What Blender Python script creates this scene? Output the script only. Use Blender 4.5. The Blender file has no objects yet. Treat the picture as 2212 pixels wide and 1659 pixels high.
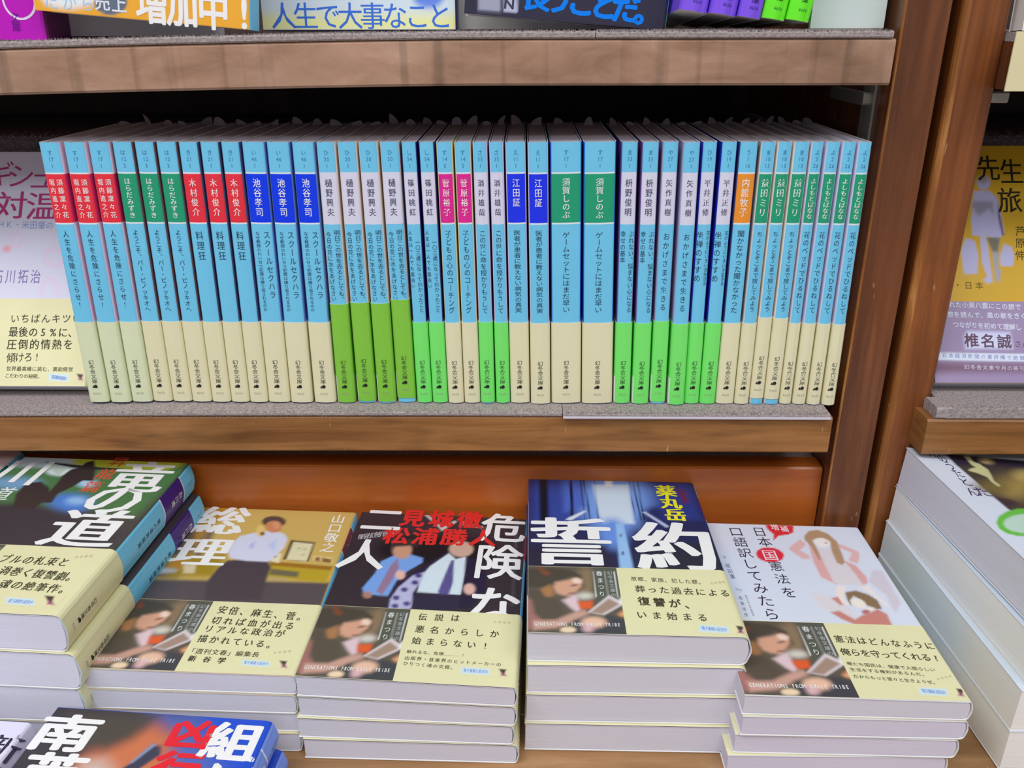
import bpy, math, random
import numpy as np
from mathutils import Matrix, Vector
random.seed(7)
SC = bpy.context.scene
COL = SC.collection
R = math.radians

# ---------------- camera, world, lights, exposure ----------------
cam_d = bpy.data.cameras.new('camera')
cam = bpy.data.objects.new('camera', cam_d); COL.objects.link(cam)
cam_d.sensor_fit = 'HORIZONTAL'; cam_d.sensor_width = 36.0
cam_d.lens = 36.0 * 1845.6 / 2212.0
cam_d.clip_start = 0.01; cam_d.clip_end = 50
_th, _ps, _ro = R(22.741), R(.763), R(-.119)
_fw = Vector((-math.sin(_ps)*math.cos(_th), math.cos(_ps)*math.cos(_th), -math.sin(_th)))
_rt = Vector((math.cos(_ps), math.sin(_ps), 0)); _up = _rt.cross(_fw)
_rt2 = _rt*math.cos(_ro) + _up*math.sin(_ro); _up2 = _up*math.cos(_ro) - _rt*math.sin(_ro)
_m = Matrix.Identity(4)
for _i in range(3):
    _m[_i][0] = _rt2[_i]; _m[_i][1] = _up2[_i]; _m[_i][2] = -_fw[_i]
_m.translation = Vector((0, -.4634, .2064))
cam.matrix_world = _m
SC.camera = cam

w = bpy.data.worlds.new('world'); SC.world = w; w.use_nodes = True
w.node_tree.nodes['Background'].inputs[0].default_value = (.93, .95, 1.0, 1)
w.node_tree.nodes['Background'].inputs[1].default_value = 0.36

def area(name, loc, size, power, col, target):
    l = bpy.data.lights.new(name, 'AREA'); l.shape = 'RECTANGLE'; l.size = size[0]; l.size_y = size[1]
    l.energy = power; l.color = col
    o = bpy.data.objects.new(name, l); COL.objects.link(o); o.location = loc
    o.rotation_euler = (Vector(target)-Vector(loc)).to_track_quat('-Z', 'Y').to_euler()
    return o
area('ceiling_lamp', (-.85, -1.0, 1.75), (1.3, .35), 21, (1.0, .985, .99), (0, 0, 0))
area('ceiling_lamp', (.8, -1.2, 1.75), (1.3, .35), 14, (.98, .98, 1.0), (0, 0, 0))
area('ceiling_lamp', (.0, -2.4, 1.75), (1.6, .35), 16, (.98, .98, 1.0), (0, 0, 0))
SC.view_settings.view_transform = 'Standard'; SC.view_settings.look = 'None'
SC.view_settings.exposure = -0.07; SC.view_settings.gamma = 1.0
SC.view_settings.use_curve_mapping = False

# ---------------- materials ----------------
GAIN = 0.785
def lin(c):
    r = []
    for v in c:
        v = v/255.0
        v = v/12.92 if v <= .04045 else ((v+.055)/1.055)**2.4
        r.append(min(v/GAIN, .93))
    return r
_mats = {}
def new_mat(name):
    m = bpy.data.materials.new(name); m.use_nodes = True
    nt = m.node_tree; b = nt.nodes['Principled BSDF']
    return m, nt, b
def paper(c, rough=.5, spec=.35, name='paper'):
    key = (tuple(c), rough, name)
    if key in _mats: return _mats[key]
    m, nt, b = new_mat(name); l = lin(c)
    tc = nt.nodes.new('ShaderNodeTexCoord'); n = nt.nodes.new('ShaderNodeTexNoise')
    n.inputs['Scale'].default_value = 90; n.inputs['Detail'].default_value = 2
    mx = nt.nodes.new('ShaderNodeMix'); mx.data_type = 'RGBA'
    mx.inputs['A'].default_value = (*[v*.965 for v in l], 1); mx.inputs['B'].default_value = (*[min(v*1.03, .95) for v in l], 1)
    nt.links.new(tc.outputs['Object'], n.inputs['Vector']); nt.links.new(n.outputs['Fac'], mx.inputs['Factor'])
    nt.links.new(mx.outputs['Result'], b.inputs['Base Color'])
    b.inputs['Roughness'].default_value = rough; b.inputs['Specular IOR Level'].default_value = spec
    _mats[key] = m
    return m
def ink(c):
    return paper(c, .6, .2, 'ink')
def print_mat():
    if 'print' in _mats: return _mats['print']
    m, nt, b = new_mat('printed_picture')
    a = nt.nodes.new('ShaderNodeAttribute'); a.attribute_name = 'picture'
    nt.links.new(a.outputs['Color'], b.inputs['Base Color'])
    b.inputs['Roughness'].default_value = .42; b.inputs['Specular IOR Level'].default_value = .4
    _mats['print'] = m
    return m
def pages_mat(c=(196, 196, 208), name='page_edges'):
    key = ('pages', tuple(c))
    if key in _mats: return _mats[key]
    m, nt, b = new_mat(name); l = lin(c)
    tc = nt.nodes.new('ShaderNodeTexCoord'); mp = nt.nodes.new('ShaderNodeMapping')
    mp.inputs['Scale'].default_value = (5200, 14, 14)
    n = nt.nodes.new('ShaderNodeTexNoise'); n.inputs['Scale'].default_value = 1; n.inputs['Detail'].default_value = 3
    cr = nt.nodes.new('ShaderNodeValToRGB')
    cr.color_ramp.elements[0].position = .3; cr.color_ramp.elements[0].color = (*[v*.94 for v in l], 1)
    cr.color_ramp.elements[1].position = .65; cr.color_ramp.elements[1].color = (*[min(v*1.04, .95) for v in l], 1)
    nt.links.new(tc.outputs['Object'], mp.inputs['Vector']); nt.links.new(mp.outputs[0], n.inputs['Vector'])
    nt.links.new(n.outputs['Fac'], cr.inputs[0]); nt.links.new(cr.outputs[0], b.inputs['Base Color'])
    bp = nt.nodes.new('ShaderNodeBump'); bp.inputs['Strength'].default_value = .25; bp.inputs['Distance'].default_value = .0002
    nt.links.new(n.outputs['Fac'], bp.inputs['Height']); nt.links.new(bp.outputs[0], b.inputs['Normal'])
    b.inputs['Roughness'].default_value = .85; b.inputs['Specular IOR Level'].default_value = .15
    _mats[key] = m
    return m
def wood(name, c0, c1, c2, scale, rough=.4, streak=None, spec=.45, wear=True):
    m, nt, b = new_mat(name)
    tc = nt.nodes.new('ShaderNodeTexCoord'); mp = nt.nodes.new('ShaderNodeMapping')
    mp.inputs['Scale'].default_value = scale
    nt.links.new(tc.outputs['Object'], mp.inputs['Vector'])
    n = nt.nodes.new('ShaderNodeTexNoise'); n.inputs['Scale'].default_value = 1; n.inputs['Detail'].default_value = 6; n.inputs['Roughness'].default_value = .62
    n.inputs['Distortion'].default_value = .6
    nt.links.new(mp.outputs[0], n.inputs['Vector'])
    cr = nt.nodes.new('ShaderNodeValToRGB'); e = cr.color_ramp.elements
    e[0].position = .28; e[0].color = (*lin(c0), 1); e[1].position = .74; e[1].color = (*lin(c2), 1)
    k = e.new(.5); k.color = (*lin(c1), 1)
    nt.links.new(n.outputs['Fac'], cr.inputs[0])
    # broad tone variation
    n2 = nt.nodes.new('ShaderNodeTexNoise'); n2.inputs['Scale'].default_value = 9; n2.inputs['Detail'].default_value = 3
    nt.links.new(tc.outputs['Object'], n2.inputs['Vector'])
    mx = nt.nodes.new('ShaderNodeMix'); mx.data_type = 'RGBA'; mx.blend_type = 'MULTIPLY'
    r2 = nt.nodes.new('ShaderNodeMapRange'); r2.inputs['From Min'].default_value = .3; r2.inputs['From Max'].default_value = .7
    r2.inputs['To Min'].default_value = .78; r2.inputs['To Max'].default_value = 1.08
    nt.links.new(n2.outputs['Fac'], r2.inputs[0])
    cb = nt.nodes.new('ShaderNodeCombineColor')
    for i in range(3): nt.links.new(r2.outputs[0], cb.inputs[i])
    mx.inputs['Factor'].default_value = 1
    nt.links.new(cr.outputs[0], mx.inputs['A']); nt.links.new(cb.outputs[0], mx.inputs['B'])
    last = mx.outputs['Result']
    if streak:
        mp3 = nt.nodes.new('ShaderNodeMapping'); mp3.inputs['Scale'].default_value = streak
        n3 = nt.nodes.new('ShaderNodeTexNoise'); n3.inputs['Scale'].default_value = 1; n3.inputs['Detail'].default_value = 2
        nt.links.new(tc.outputs['Object'], mp3.inputs['Vector']); nt.links.new(mp3.outputs[0], n3.inputs['Vector'])
        r3 = nt.nodes.new('ShaderNodeMapRange'); r3.inputs['From Min'].default_value = .3; r3.inputs['From Max'].default_value = .44
        r3.inputs['To Min'].default_value = .68; r3.inputs['To Max'].default_value = 1.0
        nt.links.new(n3.outputs['Fac'], r3.inputs[0])
        cb3 = nt.nodes.new('ShaderNodeCombineColor')
        for i in range(3): nt.links.new(r3.outputs[0], cb3.inputs[i])
        m3 = nt.nodes.new('ShaderNodeMix'); m3.data_type = 'RGBA'; m3.blend_type = 'MULTIPLY'; m3.inputs['Factor'].default_value = 1
        nt.links.new(last, m3.inputs['A']); nt.links.new(cb3.outputs[0], m3.inputs['B']); last = m3.outputs['Result']
    if wear:   # pale scuffs
        n4 = nt.nodes.new('ShaderNodeTexNoise'); n4.inputs['Scale'].default_value = 1; n4.inputs['Detail'].default_value = 4
        mp4 = nt.nodes.new('ShaderNodeMapping'); mp4.inputs['Scale'].default_value = (260, 90, 60)
        nt.links.new(tc.outputs['Object'], mp4.inputs['Vector']); nt.links.new(mp4.outputs[0], n4.inputs['Vector'])
        r4 = nt.nodes.new('ShaderNodeMapRange'); r4.inputs['From Min'].default_value = .70; r4.inputs['From Max'].default_value = .76
        r4.inputs['To Min'].default_value = 0; r4.inputs['To Max'].default_value = .55
        nt.links.new(n4.outputs['Fac'], r4.inputs[0])
        m4 = nt.nodes.new('ShaderNodeMix'); m4.data_type = 'RGBA'
        nt.links.new(r4.outputs[0], m4.inputs['Factor']); nt.links.new(last, m4.inputs['A'])
        m4.inputs['B'].default_value = (*lin((190, 150, 110)), 1); last = m4.outputs['Result']
    nt.links.new(last, b.inputs['Base Color'])
    bp = nt.nodes.new('ShaderNodeBump'); bp.inputs['Strength'].default_value = .2; bp.inputs['Distance'].default_value = .0004
    nt.links.new(n.outputs['Fac'], bp.inputs['Height']); nt.links.new(bp.outputs[0], b.inputs['Normal'])
    b.inputs['Roughness'].default_value = rough; b.inputs['Specular IOR Level'].default_value = spec
    return m
def carpet(name, c0, c1):
    m, nt, b = new_mat(name)
    tc = nt.nodes.new('ShaderNodeTexCoord')
    n = nt.nodes.new('ShaderNodeTexNoise'); n.inputs['Scale'].default_value = 650; n.inputs['Detail'].default_value = 5
    nt.links.new(tc.outputs['Object'], n.inputs['Vector'])
    cr = nt.nodes.new('ShaderNodeValToRGB'); e = cr.color_ramp.elements
    e[0].position = .3; e[0].color = (*lin(c0), 1); e[1].position = .7; e[1].color = (*lin(c1), 1)
    nt.links.new(n.outputs['Fac'], cr.inputs[0]); nt.links.new(cr.outputs[0], b.inputs['Base Color'])
    bp = nt.nodes.new('ShaderNodeBump'); bp.inputs['Strength'].default_value = .8; bp.inputs['Distance'].default_value = .0008
    nt.links.new(n.outputs['Fac'], bp.inputs['Height']); nt.links.new(bp.outputs[0], b.inputs['Normal'])
    b.inputs['Roughness'].default_value = .95; b.inputs['Specular IOR Level'].default_value = .1
    return m
def plain(name, c, rough=.5, metal=0.0):
    m, nt, b = new_mat(name); l = lin(c)
    tc = nt.nodes.new('ShaderNodeTexCoord'); n = nt.nodes.new('ShaderNodeTexNoise'); n.inputs['Scale'].default_value = 60
    r = nt.nodes.new('ShaderNodeMapRange'); r.inputs['To Min'].default_value = rough*.85; r.inputs['To Max'].default_value = min(1, rough*1.15)
    nt.links.new(tc.outputs['Object'], n.inputs['Vector']); nt.links.new(n.outputs['Fac'], r.inputs[0]); nt.links.new(r.outputs[0], b.inputs['Roughness'])
    b.inputs['Base Color'].default_value = (*l, 1); b.inputs['Metallic'].default_value = metal
    return m

M_WOOD_TOP = wood('pale_worn_wood', (132, 100, 78), (158, 124, 102), (178, 144, 124), (22, 30, 60), .42, streak=(110, 4, 4))
M_WOOD_LOW = wood('brown_wood', (112, 70, 32), (140, 94, 50), (162, 112, 66), (10, 40, 130), .38, streak=(20, 5, 90))
M_POST = wood('dark_post_wood', (76, 43, 26), (102, 59, 34), (126, 76, 43), (110, 60, 7), .34)
M_POST2 = wood('red_brown_post_wood', (98, 54, 26), (120, 68, 34), (146, 88, 44), (120, 60, 7), .34)
M_EDGE = wood('worn_orange_edge', (112, 66, 28), (142, 88, 40), (182, 128, 70), (140, 90, 14), .4)
M_SIDE = wood('dark_side_wood', (62, 42, 30), (78, 54, 38), (96, 68, 48), (60, 60, 6), .5, wear=False)
M_BACK = wood('dark_back_panel', (52, 40, 36), (62, 48, 42), (72, 56, 48), (50, 50, 6), .6, wear=False)
M_PANEL = wood('orange_brown_panel', (146, 72, 24), (166, 88, 32), (180, 102, 44), (4, 40, 60), .3, wear=False)
M_COUNTER = wood('counter_wood', (128, 92, 56), (152, 114, 76), (172, 136, 98), (9, 70, 90), .4)
M_CARPET = carpet('grey_carpet', (128, 118, 118), (162, 152, 150))
M_CARPET_DK = carpet('grey_block_carpet', (84, 78, 84), (124, 114, 122))
M_METAL = plain('grey_metal', (150, 148, 140), .4, .6)
M_FLOOR = plain('floor_vinyl', (150, 145, 138), .4)
M_WALL = plain('wall_paint', (190, 186, 180), .8)

# ---------------- basic mesh helpers ----------------
def link_mesh(name, verts, faces, mats, fm=None, parent=None, smooth=False):
    me = bpy.data.meshes.new(name); me.from_pydata(verts, [], faces)
    for m in (mats if isinstance(mats, (list, tuple)) else [mats]): me.materials.append(m)
    if fm is not None: me.polygons.foreach_set('material_index', fm)
    if smooth: me.polygons.foreach_set('use_smooth', [True]*len(me.polygons))
    me.update()
    o = bpy.data.objects.new(name, me); COL.objects.link(o)
    if parent is not None: o.parent = parent
    return o
def thing(name, label, cat, mat4=None, group=None):
    o = bpy.data.objects.new(name, None); COL.objects.link(o); o.empty_display_size = .02
    if mat4 is not None: o.matrix_world = mat4
    tag(o, label, cat, group)
    return o
def tag(o, label, cat, group=None):
    o['label'] = label; o['category'] = cat
    if group: o['group'] = group
def rbox(name, x0, x1, y0, y1, z0, z1, mat, parent=None, r=.001, sx=1, zfun=None):
    """box with chamfered long edges, optionally subdivided along x and bent by zfun(x)"""
    prof = [(y0+r, z0), (y1-r, z0), (y1, z0+r), (y1, z1-r), (y1-r, z1), (y0+r, z1), (y0, z1-r), (y0, z0+r)]
    xs = [x0+(x1-x0)*i/sx for i in range(sx+1)]
    v = []; f = []
    for x in xs:
        dz = zfun(x) if zfun else 0
        v += [(x, y, z+dz) for y, z in prof]
    for i in range(sx):
        for k in range(8):
            a = i*8+k; b = i*8+(k+1) % 8
            f.append((a, a+8, b+8, b))
    f.append(tuple(range(8))); f.append(tuple(range(len(v)-1, len(v)-9, -1)))
    return link_mesh(name, v, f, mat, None, parent)
def vbox(name, x0, x1, y0, y1, z0, z1, mat, parent=None, r=.0015, edge=None, nz=1):
    """upright box with rounded vertical edges"""
    p = []
    for cx, cy, a0 in ((x0+r, y0+r, 180), (x1-r, y0+r, 270), (x1-r, y1-r, 0), (x0+r, y1-r, 90)):
        for k in range(4):
            a = R(a0+k*30); p.append((cx+r*math.cos(a), cy+r*math.sin(a)))
    n = len(p); v = [(x, y, z0) for x, y in p]+[(x, y, z1) for x, y in p]
    f = [(i, (i+1) % n, n+(i+1) % n, n+i) for i in range(n)]+[tuple(range(n-1, -1, -1)), tuple(range(n, 2*n))]
    if edge: return link_mesh(name, v, f, [mat, edge], [1 if i in (0, 1, 2) else 0 for i in range(len(f))], parent)
    return link_mesh(name, v, f, mat, None, parent)

# ---------------- glyphs ----------------
_gl = {}
_gd = None
def glyph(ch, off):
    k = (ch, off)
    if k in _gl: return _gl[k]
    cu = bpy.data.curves.new('g', 'FONT'); cu.body = ch; cu.size = 1; cu.resolution_u = 2; cu.offset = off
    o = bpy.data.objects.new('g', cu); COL.objects.link(o)
    dg = bpy.context.evaluated_depsgraph_get()
    me = bpy.data.meshes.new_from_object(o.evaluated_get(dg))
    v = [(p.co[0], p.co[1]) for p in me.vertices]; f = [tuple(p.vertices) for p in me.polygons]
    bpy.data.objects.remove(o); bpy.data.curves.remove(cu); bpy.data.meshes.remove(me)
    if v:
        if ord(ch) < 0x2000:
            xs = [a[0] for a in v]; c = (min(xs)+max(xs))/2
            v = [(a[0]-c, a[1]-.36) for a in v]
        else: v = [(a[0]-.5, a[1]-.38) for a in v]
    _gl[k] = (v, f)
    return _gl[k]
class Letters:
    def __init__(s, flat=1.0): s.v = []; s.f = []; s.m = []; s.mats = []; s.flat = flat
    def mi(s, c):
        m = ink(c)
        if m not in s.mats: s.mats.append(m)
        return s.mats.index(m)
    def char(s, ch, a, b, w, h, col, off, fun, vertical=False):
        """a,b centre in metric plane coordinates; fun maps (a,b) -> 3D"""
        if ch in ' \u3000': return
        gv, gf = glyph(ch, 0.0)
        if vertical and ch in 'ー…―・「」': 
            gv = [(y, -x) for x, y in gv]
            if ch == '・': gv = gv
        if vertical and ch in '、。': gv = [(x+.55, y+.55) for x, y in gv]
        mi = s.mi(col)
        if off <= 0: ring = [(0, 0)]
        elif off < .018: ring = [(-off, 0), (off, 0)]
        else: ring = [(0, 0)]+[(off*math.cos(q*math.pi/4), off*s.flat*math.sin(q*math.pi/4)) for q in range(8)]
        for qi, (ox, oy) in enumerate(ring):
            n = len(s.v)
            s.v += [fun(a+(x+ox)*w, b+(y+oy)*h, qi*9e-6) for x, y in gv]
            s.f += [tuple(n+i for i in t) for t in gf]; s.m += [mi]*len(gf)
    def build(s, name, parent):
        if not s.f: return None
        o = link_mesh(name, s.v, s.f, s.mats, s.m, parent); o['kind'] = 'stuff'
        return o

# ---------------- pictures printed on covers (vertex colours on a fine grid) ----------------
def sd_poly(P, X, Y):
    n = len(P); d = np.full(X.shape, 1e9); ins = np.zeros(X.shape, bool)
    for i in range(n):
        x0, y0 = P[i]; x1, y1 = P[(i+1) % n]
        ex, ey = x1-x0, y1-y0; L = ex*ex+ey*ey+1e-12
        t = np.clip(((X-x0)*ex+(Y-y0)*ey)/L, 0, 1)
        d = np.minimum(d, (X-x0-t*ex)**2+(Y-y0-t*ey)**2)
        c = (y0 > Y) != (y1 > Y)
        if abs(ey) > 1e-12: ins ^= c & (X < (x1-x0)*(Y-y0)/ey+x0)
    return np.where(ins, -np.sqrt(d), np.sqrt(d))
def paint(ops, X, Y, W, H, base=(200, 200, 200)):
    """X,Y metric mm"""
    img = np.zeros(X.shape+(3,)); img[:] = lin(base)
    for op in ops:
        if op[0] == 'bg': img[:] = lin(op[1]); continue
        _, pts, c, soft = op
        sd = sd_poly([(u*W*1000, v*H*1000) for u, v in pts], X, Y)
        a = np.clip(.5-sd/(2*soft+.5), 0, 1); a = a*a*(3-2*a)
        img = img*(1-a[..., None])+np.array(lin(c))*a[..., None]
    return img
def picture(name, ops, W, H, u0, u1, v0, v1, nu, nv, fun, parent, base=(200, 200, 200)):
    us = np.linspace(u0, u1, nu+1); vs = np.linspace(v0, v1, nv+1)
    U, V = np.meshgrid(us, vs)
    img = paint(ops, U*W*1000, V*H*1000, W, H, base)
    verts = [fun(float(u)*W, float(v)*H) for u, v in zip(U.ravel(), V.ravel())]
    k = nu+1
    faces = [(j*k+i, j*k+i+1, (j+1)*k+i+1, (j+1)*k+i) for j in range(nv) for i in range(nu)]
    o = link_mesh(name, verts, faces, print_mat(), None, parent)
    ca = o.data.color_attributes.new('picture', 'FLOAT_COLOR', 'POINT')
    buf = np.ones((len(verts), 4)); buf[:, :3] = img.reshape(-1, 3)
    ca.data.foreach_set('color', buf.ravel())
    return o

# ---------------- the paperback ----------------
BW, BH = .1055, .150
def profile(t, off, r, bulge):
    """cross section from front fore-edge round the spine to back fore-edge: list of (x,y), list of segment tags"""
    T = t/2; p = [(-T-off, BW), (-T-off, r)]; tg = ['F']
    cx = T-r
    for k in range(1, 5):
        a = R(180+k*22.5); p.append((-cx+(r+off)*math.cos(a), r+(r+off)*math.sin(a))); tg.append('F' if k <= 2 else 'S')
    for k in range(1, 6):
        x = -cx+2*cx*k/6; p.append((x, -off-bulge*math.cos(math.pi/2*x/cx))); tg.append('S')
    for k in range(0, 5):
        a = R(270+k*22.5); p.append((cx+(r+off)*math.cos(a), r+(r+off)*math.sin(a))); tg.append('S' if k <= 2 else 'B')
    p.append((T+off, BW)); tg.append('B')
    return p, tg
class Paperback:
    """local frame: x thickness (front cover -x), y depth from spine, z height"""
    def __init__(s, t, k=0.0, r=.0016, bulge=.0004, H=BH):
        s.t = t; s.k = k; s.r = min(r, t*.32); s.bulge = bulge; s.H = H
    def wedge(s, x, y, z):
        if s.k and y > 0: x = s.t/2+(x-s.t/2)*(1+s.k*y/BW)
        return (x, y, z)
    def shell(s, name, off, thk, zs, cells, parent):
        """cells(level, tag) -> colour"""
        po, tg = profile(s.t, off+thk, s.r, s.bulge); pi, _ = profile(s.t, off, s.r, s.bulge)
        n = len(po); v = []; f = []; fm = []; mats = []
        def mi(m):
            if m not in mats: mats.append(m)
            return mats.index(m)
        inner = paper((226, 226, 228))
        for z in zs: v += [s.wedge(x, y, z) for x, y in po]
        b = len(v)
        for z in (zs[0], zs[-1]): v += [s.wedge(x, y, z) for x, y in pi]
        for L in range(len(zs)-1):
            for i in range(n-1):
                a = L*n+i; f.append((a, a+1, a+1+n, a+n)); fm.append(mi(paper(cells(L, tg[i]), .38, .45, 'coated_paper')))
        ii = mi(inner); top = (len(zs)-1)*n
        for i in range(n-1):
            f.append((b+i+1, b+i, b+n+i, b+n+i+1)); fm.append(ii)
            f.append((i+1, i, b+i, b+i+1)); fm.append(ii)
            f.append((top+i, top+i+1, b+n+i+1, b+n+i)); fm.append(ii)
        for i, j in ((0, 0), (n-1, 1)):
            q = [i+L*n for L in range(len(zs))]+[b+n+i, b+i]
            f.append(tuple(q if j else q[::-1])); fm.append(ii)
        return link_mesh(name, v, f, mats, fm, parent)
    def pages(s, parent, col=(196, 196, 208), top_inset=.0008):
        p, _ = profile(s.t-.0006, -.0002, s.r, s.bulge*.6)
        p[0] = (p[0][0], BW-.0006); p[-1] = (p[-1][0], BW-.0006)
        n = len(p); z0, z1 = .0004, s.H-top_inset
        v = [s.wedge(x, y+.0002, z0) for x, y in p]+[s.wedge(x, y+.0002, z1) for x, y in p]
        f = [(i, (i+1) % n, n+(i+1) % n, n+i) for i in range(n)]+[tuple(range(n-1, -1, -1)), tuple(range(n, 2*n))]
        return link_mesh('page_block', v, f, pages_mat(col), None, parent)
    def front(s, d):
        """map cover metric (a from fore-edge, b up) to 3D just above the front cover"""
        def fun(a, b, e=0.0):
            y = BW-a
            if e: return up(a, b, e)
            if y >= s.r: x = -s.t/2-d
            else:
                q = max(0., (s.r+d)**2-(s.r-y)**2); x = -(s.t/2-s.r)-math.sqrt(q)
            return s.wedge(x, y, b)
        up = lambda a, b, e: s.front(d+e)(a, b)
        return fun
    def spine(s, d0):
        cx = s.t/2-s.r
        def fun(a, b, e=0.0):
            d = d0+e
            if abs(a) <= cx: y = -d-s.bulge*math.cos(math.pi/2*a/cx)
            else:
                q = max(0., (s.r+d)**2-(abs(a)-cx)**2); y = s.r-math.sqrt(q)
            return (a, y, b)
        return fun
CYAN = (104, 186, 222)
def column(L, st, x, z0, z1, w, h, col, off, fun, maxp=None):
    """vertical writing from z0 down to z1"""
    n = len(st); p = (z0-z1)/n
    if maxp: p = min(p, maxp)
    hh = min(h, p*1.0)
    for i, ch in enumerate(st):
        L.char(ch, x, z0-p*(i+.5), w, hh, col, off, fun, True)
def spine_letters(bk, par, obi, title, box_txt, code, tcol=(38, 66, 88), price='¥600', dz=0.0, bcol=(235, 235, 242), publisher='幻冬舎文庫'):
    t = bk.t; L = Letters(); F = bk.spine(.00036)
    for i, c in enumerate(code):
        if len(c) == 1: L.char(c, 0, .1447-i*.0034, .0028, .0031, (62, 126, 168), 0, F)
        else:
            for q in (0, 1): L.char(c[q], (q-.5)*.0015, .1447-i*.0034, .0026, .0030, (62, 126, 168), 0, F)
    for st, x, w in box_txt:
        column(L, st, x, .1314, .1095, w, w*1.15, bcol, .008, F, .0052)
    for st, x, z0, z1, w, mp in title:
        column(L, st, x, z0, z1, w, w*1.2, tcol, .0, F, mp)
    L.build('spine_lettering', par)
    if obi is not None:
        L = Letters(); F = bk.spine(.00066)
        column(L, publisher, 0, .0272+dz, .0122+dz, .0033, .0035, (48, 52, 46), .004, F)
        F2 = lambda a, b, e=0: F(a, b, .00022)
        L.char('●', .0003, .0106+dz, .0028, .0028, (36, 38, 36), 0, F2); L.char('▲', -.0013, .0104+dz, .0014, .0022, (36, 38, 36), 0, F2)
        x = 0
        for i, ch in enumerate(price): L.char(ch, (i-(len(price)-1)/2)*.0011, .0058+dz, .0018, .0020, (150, 150, 135), 0, F)
        L.build('band_lettering', obi)
def add_text(L, txt, layer, bk, d):
    F = bk.front(d)
    for st, p0, p1, w, h, col, bold, lay in txt:
        if lay != layer: continue
        n = len(st)
        vert = n > 1 and abs(p1[1]-p0[1])*BH > abs(p1[0]-p0[0])*BW
        for i, ch in enumerate(st):
            q = i/(n-1) if n > 1 else 0
            L.char(ch, (p0[0]+(p1[0]-p0[0])*q)*BW, (p0[1]+(p1[1]-p0[1])*q)*BH, w/1000, h/1000, col, bold, F, vert)
CREAM = (212, 209, 166)
SPLIT = .445
def cover_book(root, bk, art, obi=True, obi_h=.0545, spine_col=CYAN, box=(55, 32, 118), title='', author='', front=(60, 55, 60), back=(200, 200, 215),
               nu=104, nv=120, obi_col=CREAM, obi_pic=True, split=SPLIT, price='¥690', obi_back=CREAM, publisher='幻冬舎文庫'):
    zs = [0, .1065, .1075, .1335, .1345, bk.H]
    cols = {0: spine_col, 1: (205, 212, 228), 2: box, 3: (205, 212, 228), 4: spine_col}
    j = bk.shell('jacket', 0, .00025, zs, lambda L, g: front if g == 'F' else back if g == 'B' else cols[L], root)
    bk.pages(root)
    ops, obi_ops, txt = ARTS[art]
    picture('cover_picture', ops, BW, BH, .0, 1-.35*bk.r/BW, .002, .998, nu, nv, bk.front(.00033), j)
    L = Letters(.25 if art in ('ryu', 'souri', 'seiyaku') else .8); add_text(L, txt, 0, bk, .00040); L.build('cover_lettering', j)
    o = None
    if obi:
        o = bk.shell('paper_band', .0004, .0002, [0.0002, obi_h], lambda L, g: obi_col if g != 'B' else obi_back, root)
        if obi_pic:
            sq = split/SPLIT
            ops2 = [(q[0], [(u*sq, v) for u, v in q[1]], q[2], q[3]) if q[0] == 'p' else q for q in OBI_OPS]
            picture('band_picture', ops2, BW, BH, 0, split, .002, obi_h/BH-.002, 64, 60, bk.front(.00068), o)
            tx = [(a, (p0[0]*sq, p0[1]), (p1[0]*sq, p1[1]), w_*sq, h_, c, b, 0) for a, p0, p1, w_, h_, c, b, l in OBI_TXT]
            L = Letters(); add_text(L, tx, 0, bk, .00076)
        else: L = Letters()
        if obi_ops:
            pts = [p for q in obi_ops if q[0] == 'p' for p in q[1]]
            if obi_ops[0][0] == 'bg':
                picture('band_picture', obi_ops, BW, BH, .002, .985, .002, obi_h/BH-.002, 90, 60, bk.front(.00068), o, obi_col)
            else:
                us = [p[0] for p in pts]; vs = [p[1] for p in pts]
                picture('band_stickers', obi_ops, BW, BH, max(min(us)-.01, 0), min(max(us)+.01, .985), max(min(vs)-.005, .004), max(vs)+.01, 60, 16, bk.front(.00068), o, obi_col)
        add_text(L, txt, 1, bk, .00076)
        L.build('band_lettering', o)
    if title:
        spine_letters(bk, j, o, [(title, 0, .101, .058, .0034, .0048)], [(author, 0, .0042)], ('し', '8', '1'), price=price, publisher=publisher)
    return j, o
def basis(P, L, F):
    """world matrix of a book whose back-cover spine foot is P, L = towards fore-edge, F = towards head"""
    L = Vector(L).normalized(); F = Vector(F).normalized(); N = F.cross(L)   # front cover normal
    m = Matrix.Identity(4)
    for i in range(3): m[i][0] = -N[i]; m[i][1] = L[i]; m[i][2] = F[i]
    return m
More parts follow.
